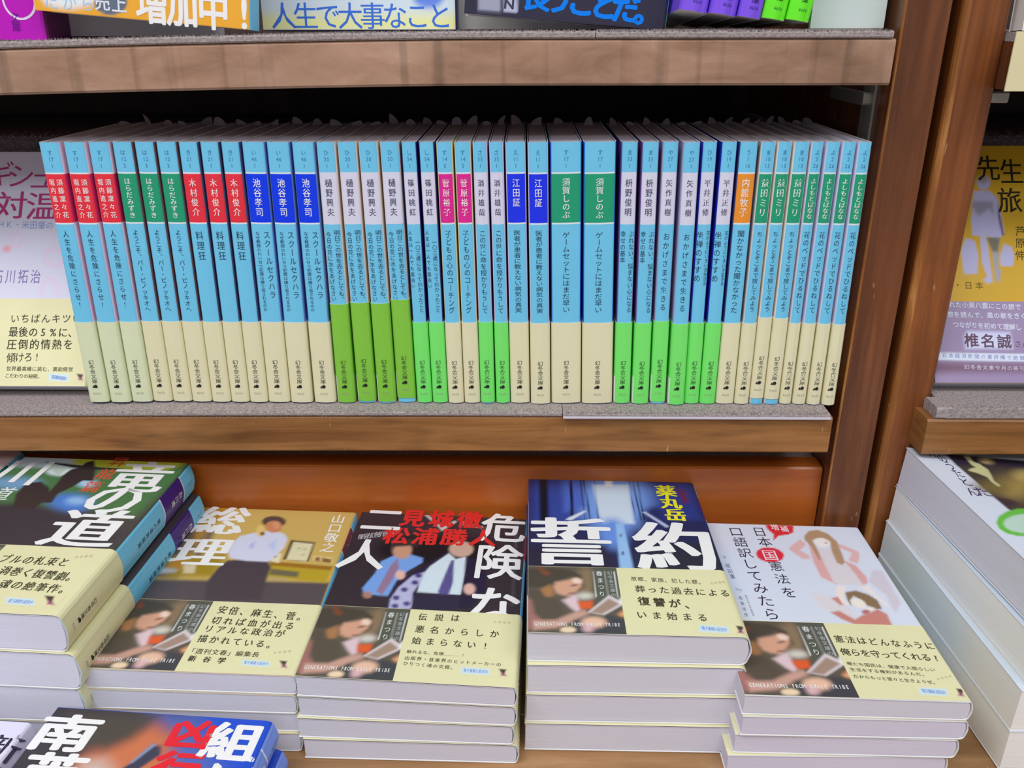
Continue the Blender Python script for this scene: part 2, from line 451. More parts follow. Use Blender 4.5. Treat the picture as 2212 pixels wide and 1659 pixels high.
STACKS={'ryu': ((-0.2137,-0.144),-2.4,[(0.0215,0.0219,-0.001,0.0,0.5),(0.0215,0.0219,0.0005,0.0,0.2),(0.0215,0.0219,0.0028,-0.001,-0.3),(0.0215,0.0219,0.0,0.0,0)]),'souri': ((-0.1095,-0.14),-1.0,[(0.0121,0.0127,-0.001,0.0,0.8),(0.0121,0.0127,0.0,0.0008,0.4),(0.0121,0.0127,-0.001,0.0,0),(0.0121,0.0127,0.0,0.0,0)]),'futari': ((-0.0033,-0.1466),-2.3,[(0.012,0.0126,0.001,0.0,1.0),(0.012,0.0126,-0.001,0.0,0.5),(0.012,0.0126,0.0,0.0,0),(0.012,0.0126,0.0,0.0,0)]),'seiyaku': ((0.1081,-0.1345),-0.4,[(0.0171,0.0175,-0.001,-0.0045,-0.3),(0.0171,0.0175,-0.0005,-0.003,0),(0.0171,0.0175,0.0,-0.0015,0.4),(0.0171,0.0175,0.0,0.0,0)]),'kenpo': ((0.209,-0.1522),-0.5,[(0.0117,0.0123,-0.004,0.001,0.8),(0.0117,0.0123,-0.0015,0.0,-0.4),(0.0117,0.0123,0.0005,0.0,0.3),(0.0117,0.0123,0.0,0.0,0)]),'blue': ((-0.126,-0.305),-3.6,[(0.0176,0.0182,0.0015,0.0,-0.5),(0.0176,0.0182,0.0,0.0,0)]),'shin': ((-0.241,-0.306),-3.6,[(0.017,0.0174,0.0015,0.0,0),(0.017,0.0174,0.0,0.0,0)]),'yoko': ((-0.3245,-0.129),-1.5,[(0.0215,0.0219,-0.002,0.0,0.5),(0.0215,0.0219,0.0,0.0,0),(0.0215,0.0219,-0.001,0.0,0),(0.0215,0.0219,0.0,0.0,0)]),'right': ((0.3389,-0.144),2.2,[(0.0228,0.025,-0.0,0.0,0),(0.0218,0.024,0.0,0.0,-0.2),(0.0219,0.0245,0.0038,0.0027,0.8),(0.0233,0.0265,0.0068,0.005,1.9)])}
PLANES={'pink': [[-0.2635,0.008,0.0062],[-1.0,0.0,0.0],[0.0,0.52992,0.84805]],'yellow': [[0.3513,0.0095,0.0096],[-1.0,0.0,0.0],[0.0,0.52992,0.84805]],'orange': [[-0.1349,-0.00848,0.20482],[-0.99619,0.00456,0.08704],[0.08716,0.05214,0.99483]],'white': [[-0.0365,0.04,0.2044],[-1.0,0.0,0.0],[0.0,0.05234,0.99863]],'navy': [[0.07416,0.02156,0.20405],[-0.99678,0.0042,0.08009],[0.0802,0.05217,0.99541]]}
ROWS=[(-0.25204,-0.2509,0.01182),(-0.23926,-0.23753,0.01209),(-0.22677,-0.22491,0.01195),(-0.2147,-0.21283,0.0115),(-0.20292,-0.20105,0.01137),(-0.19106,-0.18919,0.01165),(-0.17932,-0.17746,0.01112),(-0.16799,-0.16612,0.01085),(-0.15685,-0.15499,0.01072),(-0.14468,-0.14282,0.01292),(-0.13119,-0.12952,0.01296),(-0.11723,-0.11636,0.01266),(-0.10453,-0.10434,0.01069),(-0.09239,-0.09323,0.01084),(-0.08039,-0.08205,0.01081),(-0.06881,-0.07077,0.01105),(-0.05806,-0.06046,0.00887),(-0.04871,-0.05119,0.00898),(-0.03927,-0.04175,0.0092),(-0.02965,-0.03213,0.00935),(-0.02046,-0.02294,0.00832),(-0.01142,-0.01434,0.00819),(-0.00125,-0.00419,0.01139),(0.01084,0.00762,0.01153),(0.02593,0.02248,0.0173),(0.04417,0.0404,0.01782),(0.05884,0.05612,0.00968),(0.06966,0.06702,0.00982),(0.08006,0.07755,0.00914),(0.09056,0.08832,0.00953),(0.10005,0.09812,0.00875),(0.10936,0.10833,0.00916),(0.11963,0.1186,0.01067),(0.1295,0.12881,0.00838),(0.13815,0.13746,0.00822),(0.14699,0.1463,0.00875),(0.15534,0.15451,0.00698),(0.16338,0.16269,0.00772),(0.1717,0.17083,0.00764),(0.18014,0.17874,0.00748)]
OBI_OPS=[('p',[(-0.0502,0.3962),(0.5628,0.4129),(0.4843,-0.0622),(-0.0418,-0.0753)],(88,80,68),0.5),('p',[(0.339,0.2746),(0.3302,0.2386),(0.313,0.21),(0.2909,0.194),(0.268,0.1934),(0.2486,0.2083),(0.2363,0.2361),(0.2336,0.2718),(0.2415,0.3086),(0.2585,0.339),(0.2815,0.3565),(0.3056,0.3572),(0.3256,0.3408),(0.3375,0.3112)],(128,108,84),4),('p',[(0.3224,0.3598),(0.4753,0.364),(0.4798,0.1833),(0.3414,0.1526),(0.3132,0.1995)],(82,84,74),2),('p',[(0.3129,0.1961),(0.3082,0.1877),(0.2967,0.1809),(0.2807,0.1768),(0.2633,0.1764),(0.2479,0.1796),(0.2375,0.1859),(0.2342,0.194),(0.2387,0.2024),(0.2502,0.2093),(0.2663,0.2135),(0.2839,0.2139),(0.2994,0.2106),(0.3098,0.2043)],(196,192,182),2.5),('p',[(-0.0176,0.343),(0.1093,0.354),(0.204,0.3452),(0.2647,0.313),(0.2749,0.2477),(0.2457,0.2257),(0.2429,0.2291),(0.2621,0.2798),(0.2205,0.3081),(0.1378,0.2729),(0.1062,0.2504),(0.0537,0.2348),(-0.0167,0.2364)],(68,62,54),1.5),('p',[(0.0458,0.3561),(0.0649,0.3567),(0.1084,0.3238),(0.1048,0.3087),(0.0767,0.3117)],(120,65,45),1.5),('p',[(0.1346,0.2692),(0.1878,0.2815),(0.2417,0.2976),(0.2658,0.2872),(0.2595,0.2473),(0.2264,0.2112),(0.204,0.1932),(0.1649,0.1957),(0.1352,0.2088),(0.1212,0.2401)],(198,150,126),1.5),('p',[(0.2629,0.2751),(0.2593,0.2693),(0.2519,0.2655),(0.2423,0.2643),(0.2323,0.2662),(0.2238,0.2706),(0.2186,0.2767),(0.2177,0.2834),(0.2213,0.2893),(0.2287,0.2932),(0.2384,0.2943),(0.2485,0.2925),(0.257,0.288),(0.2621,0.2818)],(228,196,182),1.2),('p',[(0.2447,0.2578),(0.243,0.2553),(0.238,0.2524),(0.2307,0.2497),(0.2225,0.2479),(0.2151,0.2471),(0.2098,0.2477),(0.2078,0.2494),(0.2094,0.2519),(0.2144,0.2548),(0.2217,0.2575),(0.2299,0.2594),(0.2374,0.2601),(0.2427,0.2596)],(120,85,85),0.8),('p',[(0.2292,0.2077),(0.2272,0.2056),(0.222,0.2038),(0.2147,0.2026),(0.2066,0.2024),(0.1994,0.2032),(0.1944,0.2047),(0.1927,0.2068),(0.1947,0.209),(0.1998,0.2108),(0.2072,0.2119),(0.2153,0.2121),(0.2226,0.2114),(0.2275,0.2098)],(130,90,90),0.8),('p',[(0.0535,0.2241),(0.1063,0.254),(0.1236,0.2225),(0.1225,0.1911),(0.098,0.1801),(0.0682,0.1931)],(158,112,72),1.5),('p',[(-0.0074,0.219),(0.0566,0.2278),(0.08,0.1831),(0.1221,0.1808),(0.1453,0.1609),(0.1778,0.1021),(0.1412,0.0689),(0.0657,0.0606),(0.0197,0.1442)],(82,72,62),2),('p',[(-0.0103,0.1842),(0.0168,0.1644),(0.0283,0.095),(0.0685,0.0575),(0.0278,0.0129),(-0.0092,0.015)],(150,102,96),1.5),('p',[(0.1635,0.1682),(0.2133,0.1969),(0.2347,0.2009),(0.2496,0.1203),(0.228,0.1066),(0.2,0.1289)],(206,182,188),1.5),('p',[(0.0223,0.0595),(0.1295,0.0654),(0.2072,0.1028),(0.2673,0.1207),(0.2829,0.0983),(0.2014,0.0578),(0.1279,0.0247),(0.0278,0.0129)],(186,146,132),1.5),('p',[(0.235,0.1633),(0.3072,0.1685),(0.3033,0.1283),(0.2469,0.1235)],(208,88,42),1.2),('p',[(0.2779,0.1079),(0.3892,0.2033),(0.4613,0.159),(0.3526,0.0936)],(202,192,196),0.6),('p',[(0.2926,0.1083),(0.3869,0.1843),(0.4339,0.155),(0.3445,0.0999)],(152,128,114),0.8),('p',[(0.4618,0.1726),(0.4591,0.1637),(0.4544,0.1565),(0.4484,0.1525),(0.4425,0.1523),(0.4376,0.1561),(0.4349,0.1631),(0.4347,0.1719),(0.4373,0.1808),(0.442,0.1881),(0.4481,0.1922),(0.4541,0.1924),(0.459,0.1885),(0.4617,0.1814)],(228,228,238),1),('p',[(0.4208,0.1018),(0.4633,0.1324),(0.4697,0.0773),(0.4282,0.0923)],(216,152,112),1.5),('p',[(0.2163,0.0645),(0.3789,0.0943),(0.4779,0.0744),(0.4658,-0.0035),(0.2055,-0.01)],(62,62,68),2),('p',[(0.3601,0.0587),(0.353,0.0462),(0.3359,0.036),(0.3124,0.03),(0.2869,0.0294),(0.2644,0.0342),(0.2492,0.0436),(0.2445,0.0557),(0.2512,0.0683),(0.2682,0.0787),(0.2921,0.0849),(0.318,0.0855),(0.3408,0.0805),(0.3558,0.0709)],(216,176,152),2),('p',[(0.2996,0.029),(0.2961,0.0195),(0.2883,0.0119),(0.2776,0.0075),(0.2662,0.0072),(0.2563,0.0111),(0.2498,0.0184),(0.248,0.0277),(0.2513,0.0372),(0.2591,0.045),(0.2699,0.0495),(0.2815,0.0498),(0.2915,0.0458),(0.2979,0.0384)],(204,166,170),2),('p',[(0.2173,0.0177),(0.2133,0.0109),(0.2031,0.0053),(0.1887,0.002),(0.1729,0.0016),(0.1588,0.0042),(0.1492,0.0093),(0.146,0.0159),(0.1499,0.0226),(0.1601,0.0283),(0.1746,0.0316),(0.1905,0.0321),(0.2047,0.0294),(0.2142,0.0243)],(226,198,168),1),('p',[(-0.0148,-0.0035),(0.4962,0.0094),(0.4843,-0.0622),(-0.0142,-0.0746)],(62,62,66),1),('p',[(0.3224,0.337),(0.3256,0.3371),(0.3279,0.193),(0.3249,0.1929)],(220,222,225),0.15),('p',[(0.3834,0.3387),(0.3866,0.3388),(0.3874,0.2015),(0.3844,0.2014)],(220,222,225),0.15),('p',[(0.4293,0.3399),(0.4325,0.34),(0.4339,0.1924),(0.4309,0.1923)],(220,222,225),0.15)]
OBI_TXT=[('春まつり',(0.3552,0.3248),(0.3564,0.2076),3.59,4.77,(215,220,230),0.0,0),('幻冬舎文庫の',(0.4082,0.33),(0.4119,0.2039),2.78,3.36,(170,178,185),0.0,0),('GENERATIONS FROM EXILE TRIBE',(0.0337,0.0425),(0.4163,0.0475),1.95,3.76,(222,222,226),0.01,0)]
ARTS={
'futari':([('bg',(50,42,50)),('p',[(0.8418,0.7643),(0.8127,0.7166),(0.7235,0.6753),(0.5925,0.648),(0.4445,0.6393),(0.3067,0.6509),(0.2045,0.6809),(0.1583,0.724),(0.1791,0.7722),(0.2652,0.8159),(0.4005,0.8457),(0.557,0.8551),(0.7012,0.8419),(0.8028,0.8092)],(28,24,30),6),('p',[(0.9324,1.0936),(0.9468,1.0945),(0.9604,0.4128),(0.9485,0.4121)],(75,72,78),1),('p',[(0.3784,1.0018),(0.395,1.0076),(0.5253,0.8958),(0.5064,0.8858)],(190,182,180),0.3),('p',[(0.5691,0.9667),(0.5852,0.9538),(0.5072,0.8814),(0.4903,0.8982)],(190,182,180),0.3),('p',[(0.2842,0.6988),(0.213,0.6468),(0.2027,0.5692),(0.1627,0.4751),(0.1772,0.4441),(0.2215,0.4396),(0.2536,0.4345),(0.3087,0.4341),(0.3286,0.5244),(0.3748,0.5943),(0.4422,0.6523),(0.4375,0.6837),(0.3622,0.7034)],(112,152,215),0.5),('p',[(0.2977,0.6715),(0.2723,0.619),(0.2407,0.4583),(0.2767,0.4393),(0.3038,0.523),(0.3218,0.6142)],(138,112,140),0.5),('p',[(0.3645,0.7362),(0.3655,0.7079),(0.3553,0.6848),(0.3362,0.6714),(0.3119,0.6699),(0.2868,0.6808),(0.2659,0.702),(0.2531,0.7296),(0.2513,0.7583),(0.261,0.7822),(0.2804,0.7965),(0.3056,0.798),(0.3314,0.7864),(0.3524,0.7643)],(188,142,118),1),('p',[(0.2304,0.8038),(0.3775,0.8126),(0.3904,0.7542),(0.3613,0.765),(0.2643,0.7509),(0.2541,0.7133)],(55,48,48),1),('p',[(0.2255,0.4364),(0.2257,0.4273),(0.2211,0.4198),(0.2127,0.4154),(0.202,0.4148),(0.1912,0.4181),(0.1824,0.4249),(0.1773,0.4336),(0.177,0.4427),(0.1815,0.4503),(0.19,0.4549),(0.2008,0.4555),(0.2117,0.452),(0.2205,0.4452)],(160,120,105),0.8),('p',[(0.6708,0.7054),(0.7314,0.6929),(0.7923,0.6185),(0.812,0.5015),(0.7474,0.3874),(0.6822,0.3837),(0.6763,0.5815)],(36,31,56),0.6),('p',[(0.5612,0.7314),(0.4567,0.6297),(0.3347,0.5248),(0.3057,0.3559),(0.4353,0.3632),(0.4816,0.5114),(0.5523,0.6353)],(40,34,60),0.6),('p',[(0.5757,0.724),(0.4886,0.6316),(0.4569,0.5688),(0.4541,0.4669),(0.682,0.4623),(0.6826,0.5819),(0.674,0.7056),(0.6213,0.6865)],(196,212,234),0.5),('p',[(0.5968,0.6771),(0.5832,0.6063),(0.5605,0.473),(0.5882,0.4396),(0.6183,0.4413),(0.6303,0.5344),(0.6129,0.678)],(84,78,135),0.5),('p',[(0.7092,0.7607),(0.7057,0.7362),(0.6893,0.716),(0.6634,0.7039),(0.633,0.7021),(0.6039,0.711),(0.5817,0.7289),(0.5708,0.7525),(0.5735,0.7772),(0.5895,0.7981),(0.6159,0.8108),(0.6472,0.8126),(0.6769,0.8033),(0.6991,0.7846)],(192,158,142),1),('p',[(0.3313,0.3607),(0.3253,0.4178),(0.3499,0.4894),(0.4068,0.5659),(0.4647,0.5919),(0.4662,0.5545),(0.4314,0.4586),(0.4463,0.3671)],(172,172,206),0.6),('p',[(0.3715,0.4273),(0.3712,0.4213),(0.3674,0.4163),(0.3609,0.4133),(0.3529,0.4128),(0.345,0.415),(0.3388,0.4195),(0.3355,0.4253),(0.3357,0.4313),(0.3395,0.4363),(0.3461,0.4394),(0.3541,0.4398),(0.3621,0.4376),(0.3683,0.4331)],(70,62,120),0.6),('p',[(0.4022,0.4781),(0.4018,0.4719),(0.3979,0.4668),(0.3912,0.4637),(0.3831,0.4632),(0.3751,0.4655),(0.3689,0.4701),(0.3656,0.476),(0.3659,0.4822),(0.3698,0.4874),(0.3765,0.4906),(0.3846,0.491),(0.3927,0.4887),(0.3989,0.4841)],(70,62,120),0.6),('p',[(0.4477,0.524),(0.4472,0.5176),(0.4432,0.5123),(0.4364,0.5091),(0.4282,0.5087),(0.4202,0.511),(0.4139,0.5157),(0.4106,0.5218),(0.411,0.5282),(0.415,0.5335),(0.4218,0.5368),(0.4301,0.5372),(0.4382,0.5349),(0.4445,0.5301)],(70,62,120),0.6),('p',[(0.4335,0.3966),(0.433,0.3907),(0.4292,0.3858),(0.4227,0.3828),(0.4147,0.3824),(0.407,0.3846),(0.4009,0.3889),(0.3978,0.3946),(0.3981,0.4005),(0.4019,0.4054),(0.4085,0.4085),(0.4165,0.4089),(0.4243,0.4067),(0.4303,0.4023)],(70,62,120),0.6),('p',[(0.4569,0.5688),(0.4564,0.5623),(0.4523,0.5569),(0.4454,0.5536),(0.4371,0.5531),(0.4289,0.5555),(0.4226,0.5604),(0.4193,0.5667),(0.4197,0.5732),(0.4238,0.5787),(0.4307,0.582),(0.4391,0.5825),(0.4473,0.58),(0.4536,0.5751)],(70,62,120),0.6),('p',[(0.3773,0.38),(0.377,0.3741),(0.3732,0.3693),(0.3668,0.3663),(0.3589,0.3659),(0.3511,0.368),(0.345,0.3723),(0.3418,0.3779),(0.342,0.3838),(0.3458,0.3887),(0.3522,0.3917),(0.3602,0.3921),(0.368,0.39),(0.3741,0.3856)],(70,62,120),0.6),('p',[(0.3665,0.5673),(0.367,0.5544),(0.3622,0.5438),(0.3531,0.5376),(0.3415,0.5369),(0.3297,0.5419),(0.3198,0.5517),(0.314,0.5643),(0.3133,0.5773),(0.318,0.5881),(0.3271,0.5945),(0.3389,0.5952),(0.351,0.59),(0.3608,0.5801)],(214,172,158),0.8),('p',[(0.7533,0.5017),(0.7522,0.4868),(0.7453,0.4747),(0.734,0.4675),(0.7205,0.4667),(0.7074,0.4725),(0.6972,0.4837),(0.692,0.4982),(0.6928,0.5132),(0.6996,0.5257),(0.711,0.5331),(0.7248,0.5339),(0.7381,0.5279),(0.7483,0.5164)],(208,168,160),0.8),('p',[(0.4617,0.4603),(0.6826,0.4588),(0.6832,0.3771),(0.4412,0.3635)],(44,40,62),0.6)],[('p',[(0.7432,0.0806),(0.8725,0.0797),(0.8786,0.0505),(0.7477,0.0512)],(190,212,232),0.4),('p',[(0.9179,0.082),(0.9528,0.0804),(0.9456,0.0626),(0.93,0.0635)],(70,55,50),0.4),('p',[(0.9316,0.0653),(0.9453,0.066),(0.9571,0.0494),(0.9277,0.0512)],(170,110,130),0.5),('p',[(0.9344,0.0724),(0.943,0.0729),(0.9428,0.0555),(0.9377,0.0552)],(80,50,60),0.4)],[('二',(0.1433,0.9482),(0.1433,0.9482),26.45,30.76,(225,228,240),0.025,0),('人',(0.1015,0.6921),(0.1015,0.6921),28.82,32.22,(225,228,240),0.02,0),('危',(0.8639,0.9279),(0.8639,0.9279),29.22,33.63,(225,228,240),0.02,0),('険',(0.8594,0.6845),(0.8594,0.6845),29.43,36.61,(225,228,240),0.02,0),('な',(0.8648,0.4074),(0.8648,0.4074),30.32,36.24,(225,228,240),0.025,0),('見城徹',(0.3179,0.97),(0.6591,0.9768),15.9,20.71,(205,45,42),0.04,0),('松浦勝人',(0.254,0.8311),(0.7523,0.8453),16.41,19.3,(205,45,42),0.035,0),('株式会社幻冬舎代表取締役',(0.0484,0.8101),(0.2377,0.8546),2.99,6.69,(190,185,190),0.0,0),('音楽プロデューサー',(0.6213,0.9468),(0.7505,0.9184),2.63,5.4,(180,175,180),0.0,0),('伝説は',(0.5143,0.3228),(0.6767,0.3258),4.79,6.2,(62,60,45),0.012,1),('悪名からしか',(0.5133,0.2571),(0.8801,0.2519),4.99,6.17,(62,60,45),0.012,1),('始まらない!',(0.5102,0.1971),(0.8429,0.1892),4.9,5.93,(62,60,45),0.012,1),('触れるな、危険………!',(0.4881,0.1412),(0.7431,0.1372),2.56,2.73,(62,60,45),0,1),('出版界・音楽界のヒットメーカーの',(0.4854,0.11),(0.9152,0.1013),2.68,2.93,(62,60,45),0,1),('ひりつく魂の交錯。',(0.4845,0.0838),(0.7074,0.0758),2.6,2.89,(62,60,45),0,1),('本体価格',(0.8766,0.3164),(0.9461,0.3153),1.75,2.21,(185,182,150),0,1),('電子書籍も配信中',(0.763,0.0668),(0.8624,0.0647),1.54,2.64,(120,145,200),0,1)]),
'seiyaku':([('bg',(38,40,80)),('p',[(-0.0396,1.0227),(0.43,1.037),(0.3907,0.6657),(-0.035,0.6535)],(52,68,145),4),('p',[(0.0621,1.0371),(0.117,1.0388),(0.114,0.6671),(0.0607,0.6656)],(26,24,36),1.5),('p',[(-0.0162,1.0347),(0.0386,1.0364),(0.0429,0.6558),(-0.0138,0.6541)],(48,52,115),2),('p',[(0.6211,1.0091),(0.967,0.9974),(0.9663,0.701),(0.6074,0.6907)],(44,56,125),4),('p',[(0.7119,0.8308),(0.6719,0.7267),(0.6006,0.6461),(0.5124,0.6015),(0.4223,0.5989),(0.3451,0.6388),(0.2944,0.7158),(0.2812,0.8181),(0.3109,0.9276),(0.381,1.0216),(0.4781,1.0774),(0.5804,1.0806),(0.664,1.0302),(0.7103,0.9397)],(112,148,215),9),('p',[(0.2016,1.0075),(0.3193,1.0223),(0.3304,0.7894),(0.2029,0.7364)],(75,100,185),3),('p',[(0.3838,0.9633),(0.5996,0.9698),(0.585,0.662),(0.4146,0.6571),(0.3967,0.7227)],(192,207,236),1.5),('p',[(0.4601,1.0266),(0.5071,1.0281),(0.5011,0.9505),(0.4589,0.9492)],(215,222,240),1),('p',[(0.5281,0.5876),(0.5138,0.5414),(0.4879,0.5048),(0.4553,0.4843),(0.4223,0.4834),(0.3947,0.5022),(0.3778,0.5376),(0.3751,0.5833),(0.3876,0.6306),(0.4135,0.6699),(0.4475,0.6927),(0.4826,0.6937),(0.5112,0.6727),(0.5273,0.6346)],(98,135,210),6),('p',[(0.7672,0.7048),(0.7531,0.6677),(0.7295,0.6381),(0.7009,0.6215),(0.6728,0.6207),(0.6503,0.6359),(0.6377,0.6644),(0.6377,0.701),(0.6507,0.7388),(0.6743,0.7701),(0.704,0.7881),(0.7334,0.789),(0.7565,0.7725),(0.7685,0.7422)],(38,45,95),4),('p',[(0.482,0.659),(0.5246,0.6603),(0.534,0.3548),(0.4625,0.3528)],(140,178,230),0.6),('p',[(0.3114,0.9997),(0.3176,0.9999),(0.3212,0.6825),(0.3155,0.6823)],(14,16,36),0.3),('p',[(0.3292,1.0002),(0.3362,1.0005),(0.3498,0.6833),(0.3427,0.6831)],(14,16,36),0.3),('p',[(0.2477,0.9978),(0.2632,0.9982),(0.2534,0.6805),(0.2356,0.68)],(14,16,36),0.3),('p',[(0.3953,1.0023),(0.3984,1.0023),(0.3927,0.6845),(0.3884,0.6844)],(14,16,36),0.3),('p',[(0.6289,1.0094),(0.6351,1.0095),(0.6289,0.6913),(0.6217,0.6911)],(14,16,36),0.3),('p',[(0.6523,1.0101),(0.6585,1.0103),(0.6504,0.6919),(0.6418,0.6917)],(14,16,36),0.3),('p',[(0.6055,1.0086),(0.6102,1.0088),(0.5967,0.6904),(0.5931,0.6903)],(14,16,36),0.3),('p',[(0.207,0.6792),(0.2185,0.6937),(0.3202,0.7545),(0.3266,0.7449),(0.2427,0.6802)],(205,212,232),0.5),('p',[(0.646,0.7493),(0.6615,0.7546),(0.7731,0.6489),(0.757,0.6392)],(180,190,220),0.5),('p',[(0.5045,0.5781),(0.5032,0.5726),(0.5011,0.5683),(0.4985,0.5658),(0.4961,0.5658),(0.4942,0.5681),(0.4932,0.5724),(0.4934,0.5777),(0.4947,0.5832),(0.4969,0.5876),(0.4994,0.5901),(0.5019,0.5901),(0.5038,0.5878),(0.5048,0.5835)],(60,80,120),0.4),('p',[(0.499,0.458),(0.4975,0.4523),(0.495,0.4476),(0.492,0.445),(0.489,0.4449),(0.4867,0.4474),(0.4855,0.4519),(0.4856,0.4577),(0.4871,0.4635),(0.4896,0.4681),(0.4926,0.4708),(0.4956,0.4709),(0.498,0.4684),(0.4992,0.4638)],(60,80,120),0.4),('p',[(-0.0331,0.4936),(0.4145,0.506),(0.4342,0.3443),(-0.0311,0.3318)],(38,34,56),5),('p',[(0.5806,0.5278),(1.0608,0.5412),(1.0289,0.3296),(0.5574,0.3476)],(36,40,56),5),('p',[(0.8847,0.9404),(0.9205,0.9308),(0.9281,0.8372),(0.8958,0.8261)],(100,35,70),2)],[('p',[(0.7849,0.057),(0.9169,0.0517),(0.9098,0.018),(0.7762,0.0232)],(190,212,232),0.4),('p',[(0.9536,0.0571),(0.9894,0.054),(0.9736,0.0338),(0.9577,0.0353)],(70,55,50),0.4),('p',[(0.9602,0.0374),(0.9749,0.0377),(0.9795,0.0182),(0.9496,0.0214)],(170,110,130),0.5),('p',[(0.9664,0.0455),(0.9756,0.0457),(0.9674,0.0257),(0.9619,0.0256)],(80,50,60),0.4)],[('誓',(0.2265,0.5352),(0.2265,0.5352),47.74,50.96,(225,228,240),0.035,0),('約',(0.7754,0.5161),(0.7754,0.5161),46.82,51.62,(225,228,240),0.035,0),('薬丸岳',(0.8124,0.9222),(0.8261,0.7352),12.96,14.98,(225,215,40),0.045,0),('故郷、家族、犯した罪。',(0.5246,0.2993),(0.8557,0.2874),3.24,3.99,(62,60,45),0.0,1),('葬った過去による',(0.5454,0.2413),(0.9529,0.2273),5.35,6.31,(62,60,45),0.012,1),('復讐が、',(0.5526,0.1741),(0.7702,0.1606),6.22,7.37,(62,60,45),0.02,1),('いま始まる',(0.5294,0.1016),(0.8095,0.0937),5.28,6.29,(62,60,45),0.012,1),('本体価格',(0.9057,0.2831),(0.9658,0.2922),1.7,2.27,(185,182,150),0,1),('電子書籍も配信中',(0.7993,0.0405),(0.8994,0.0346),1.65,3.04,(120,145,200),0,1)]),
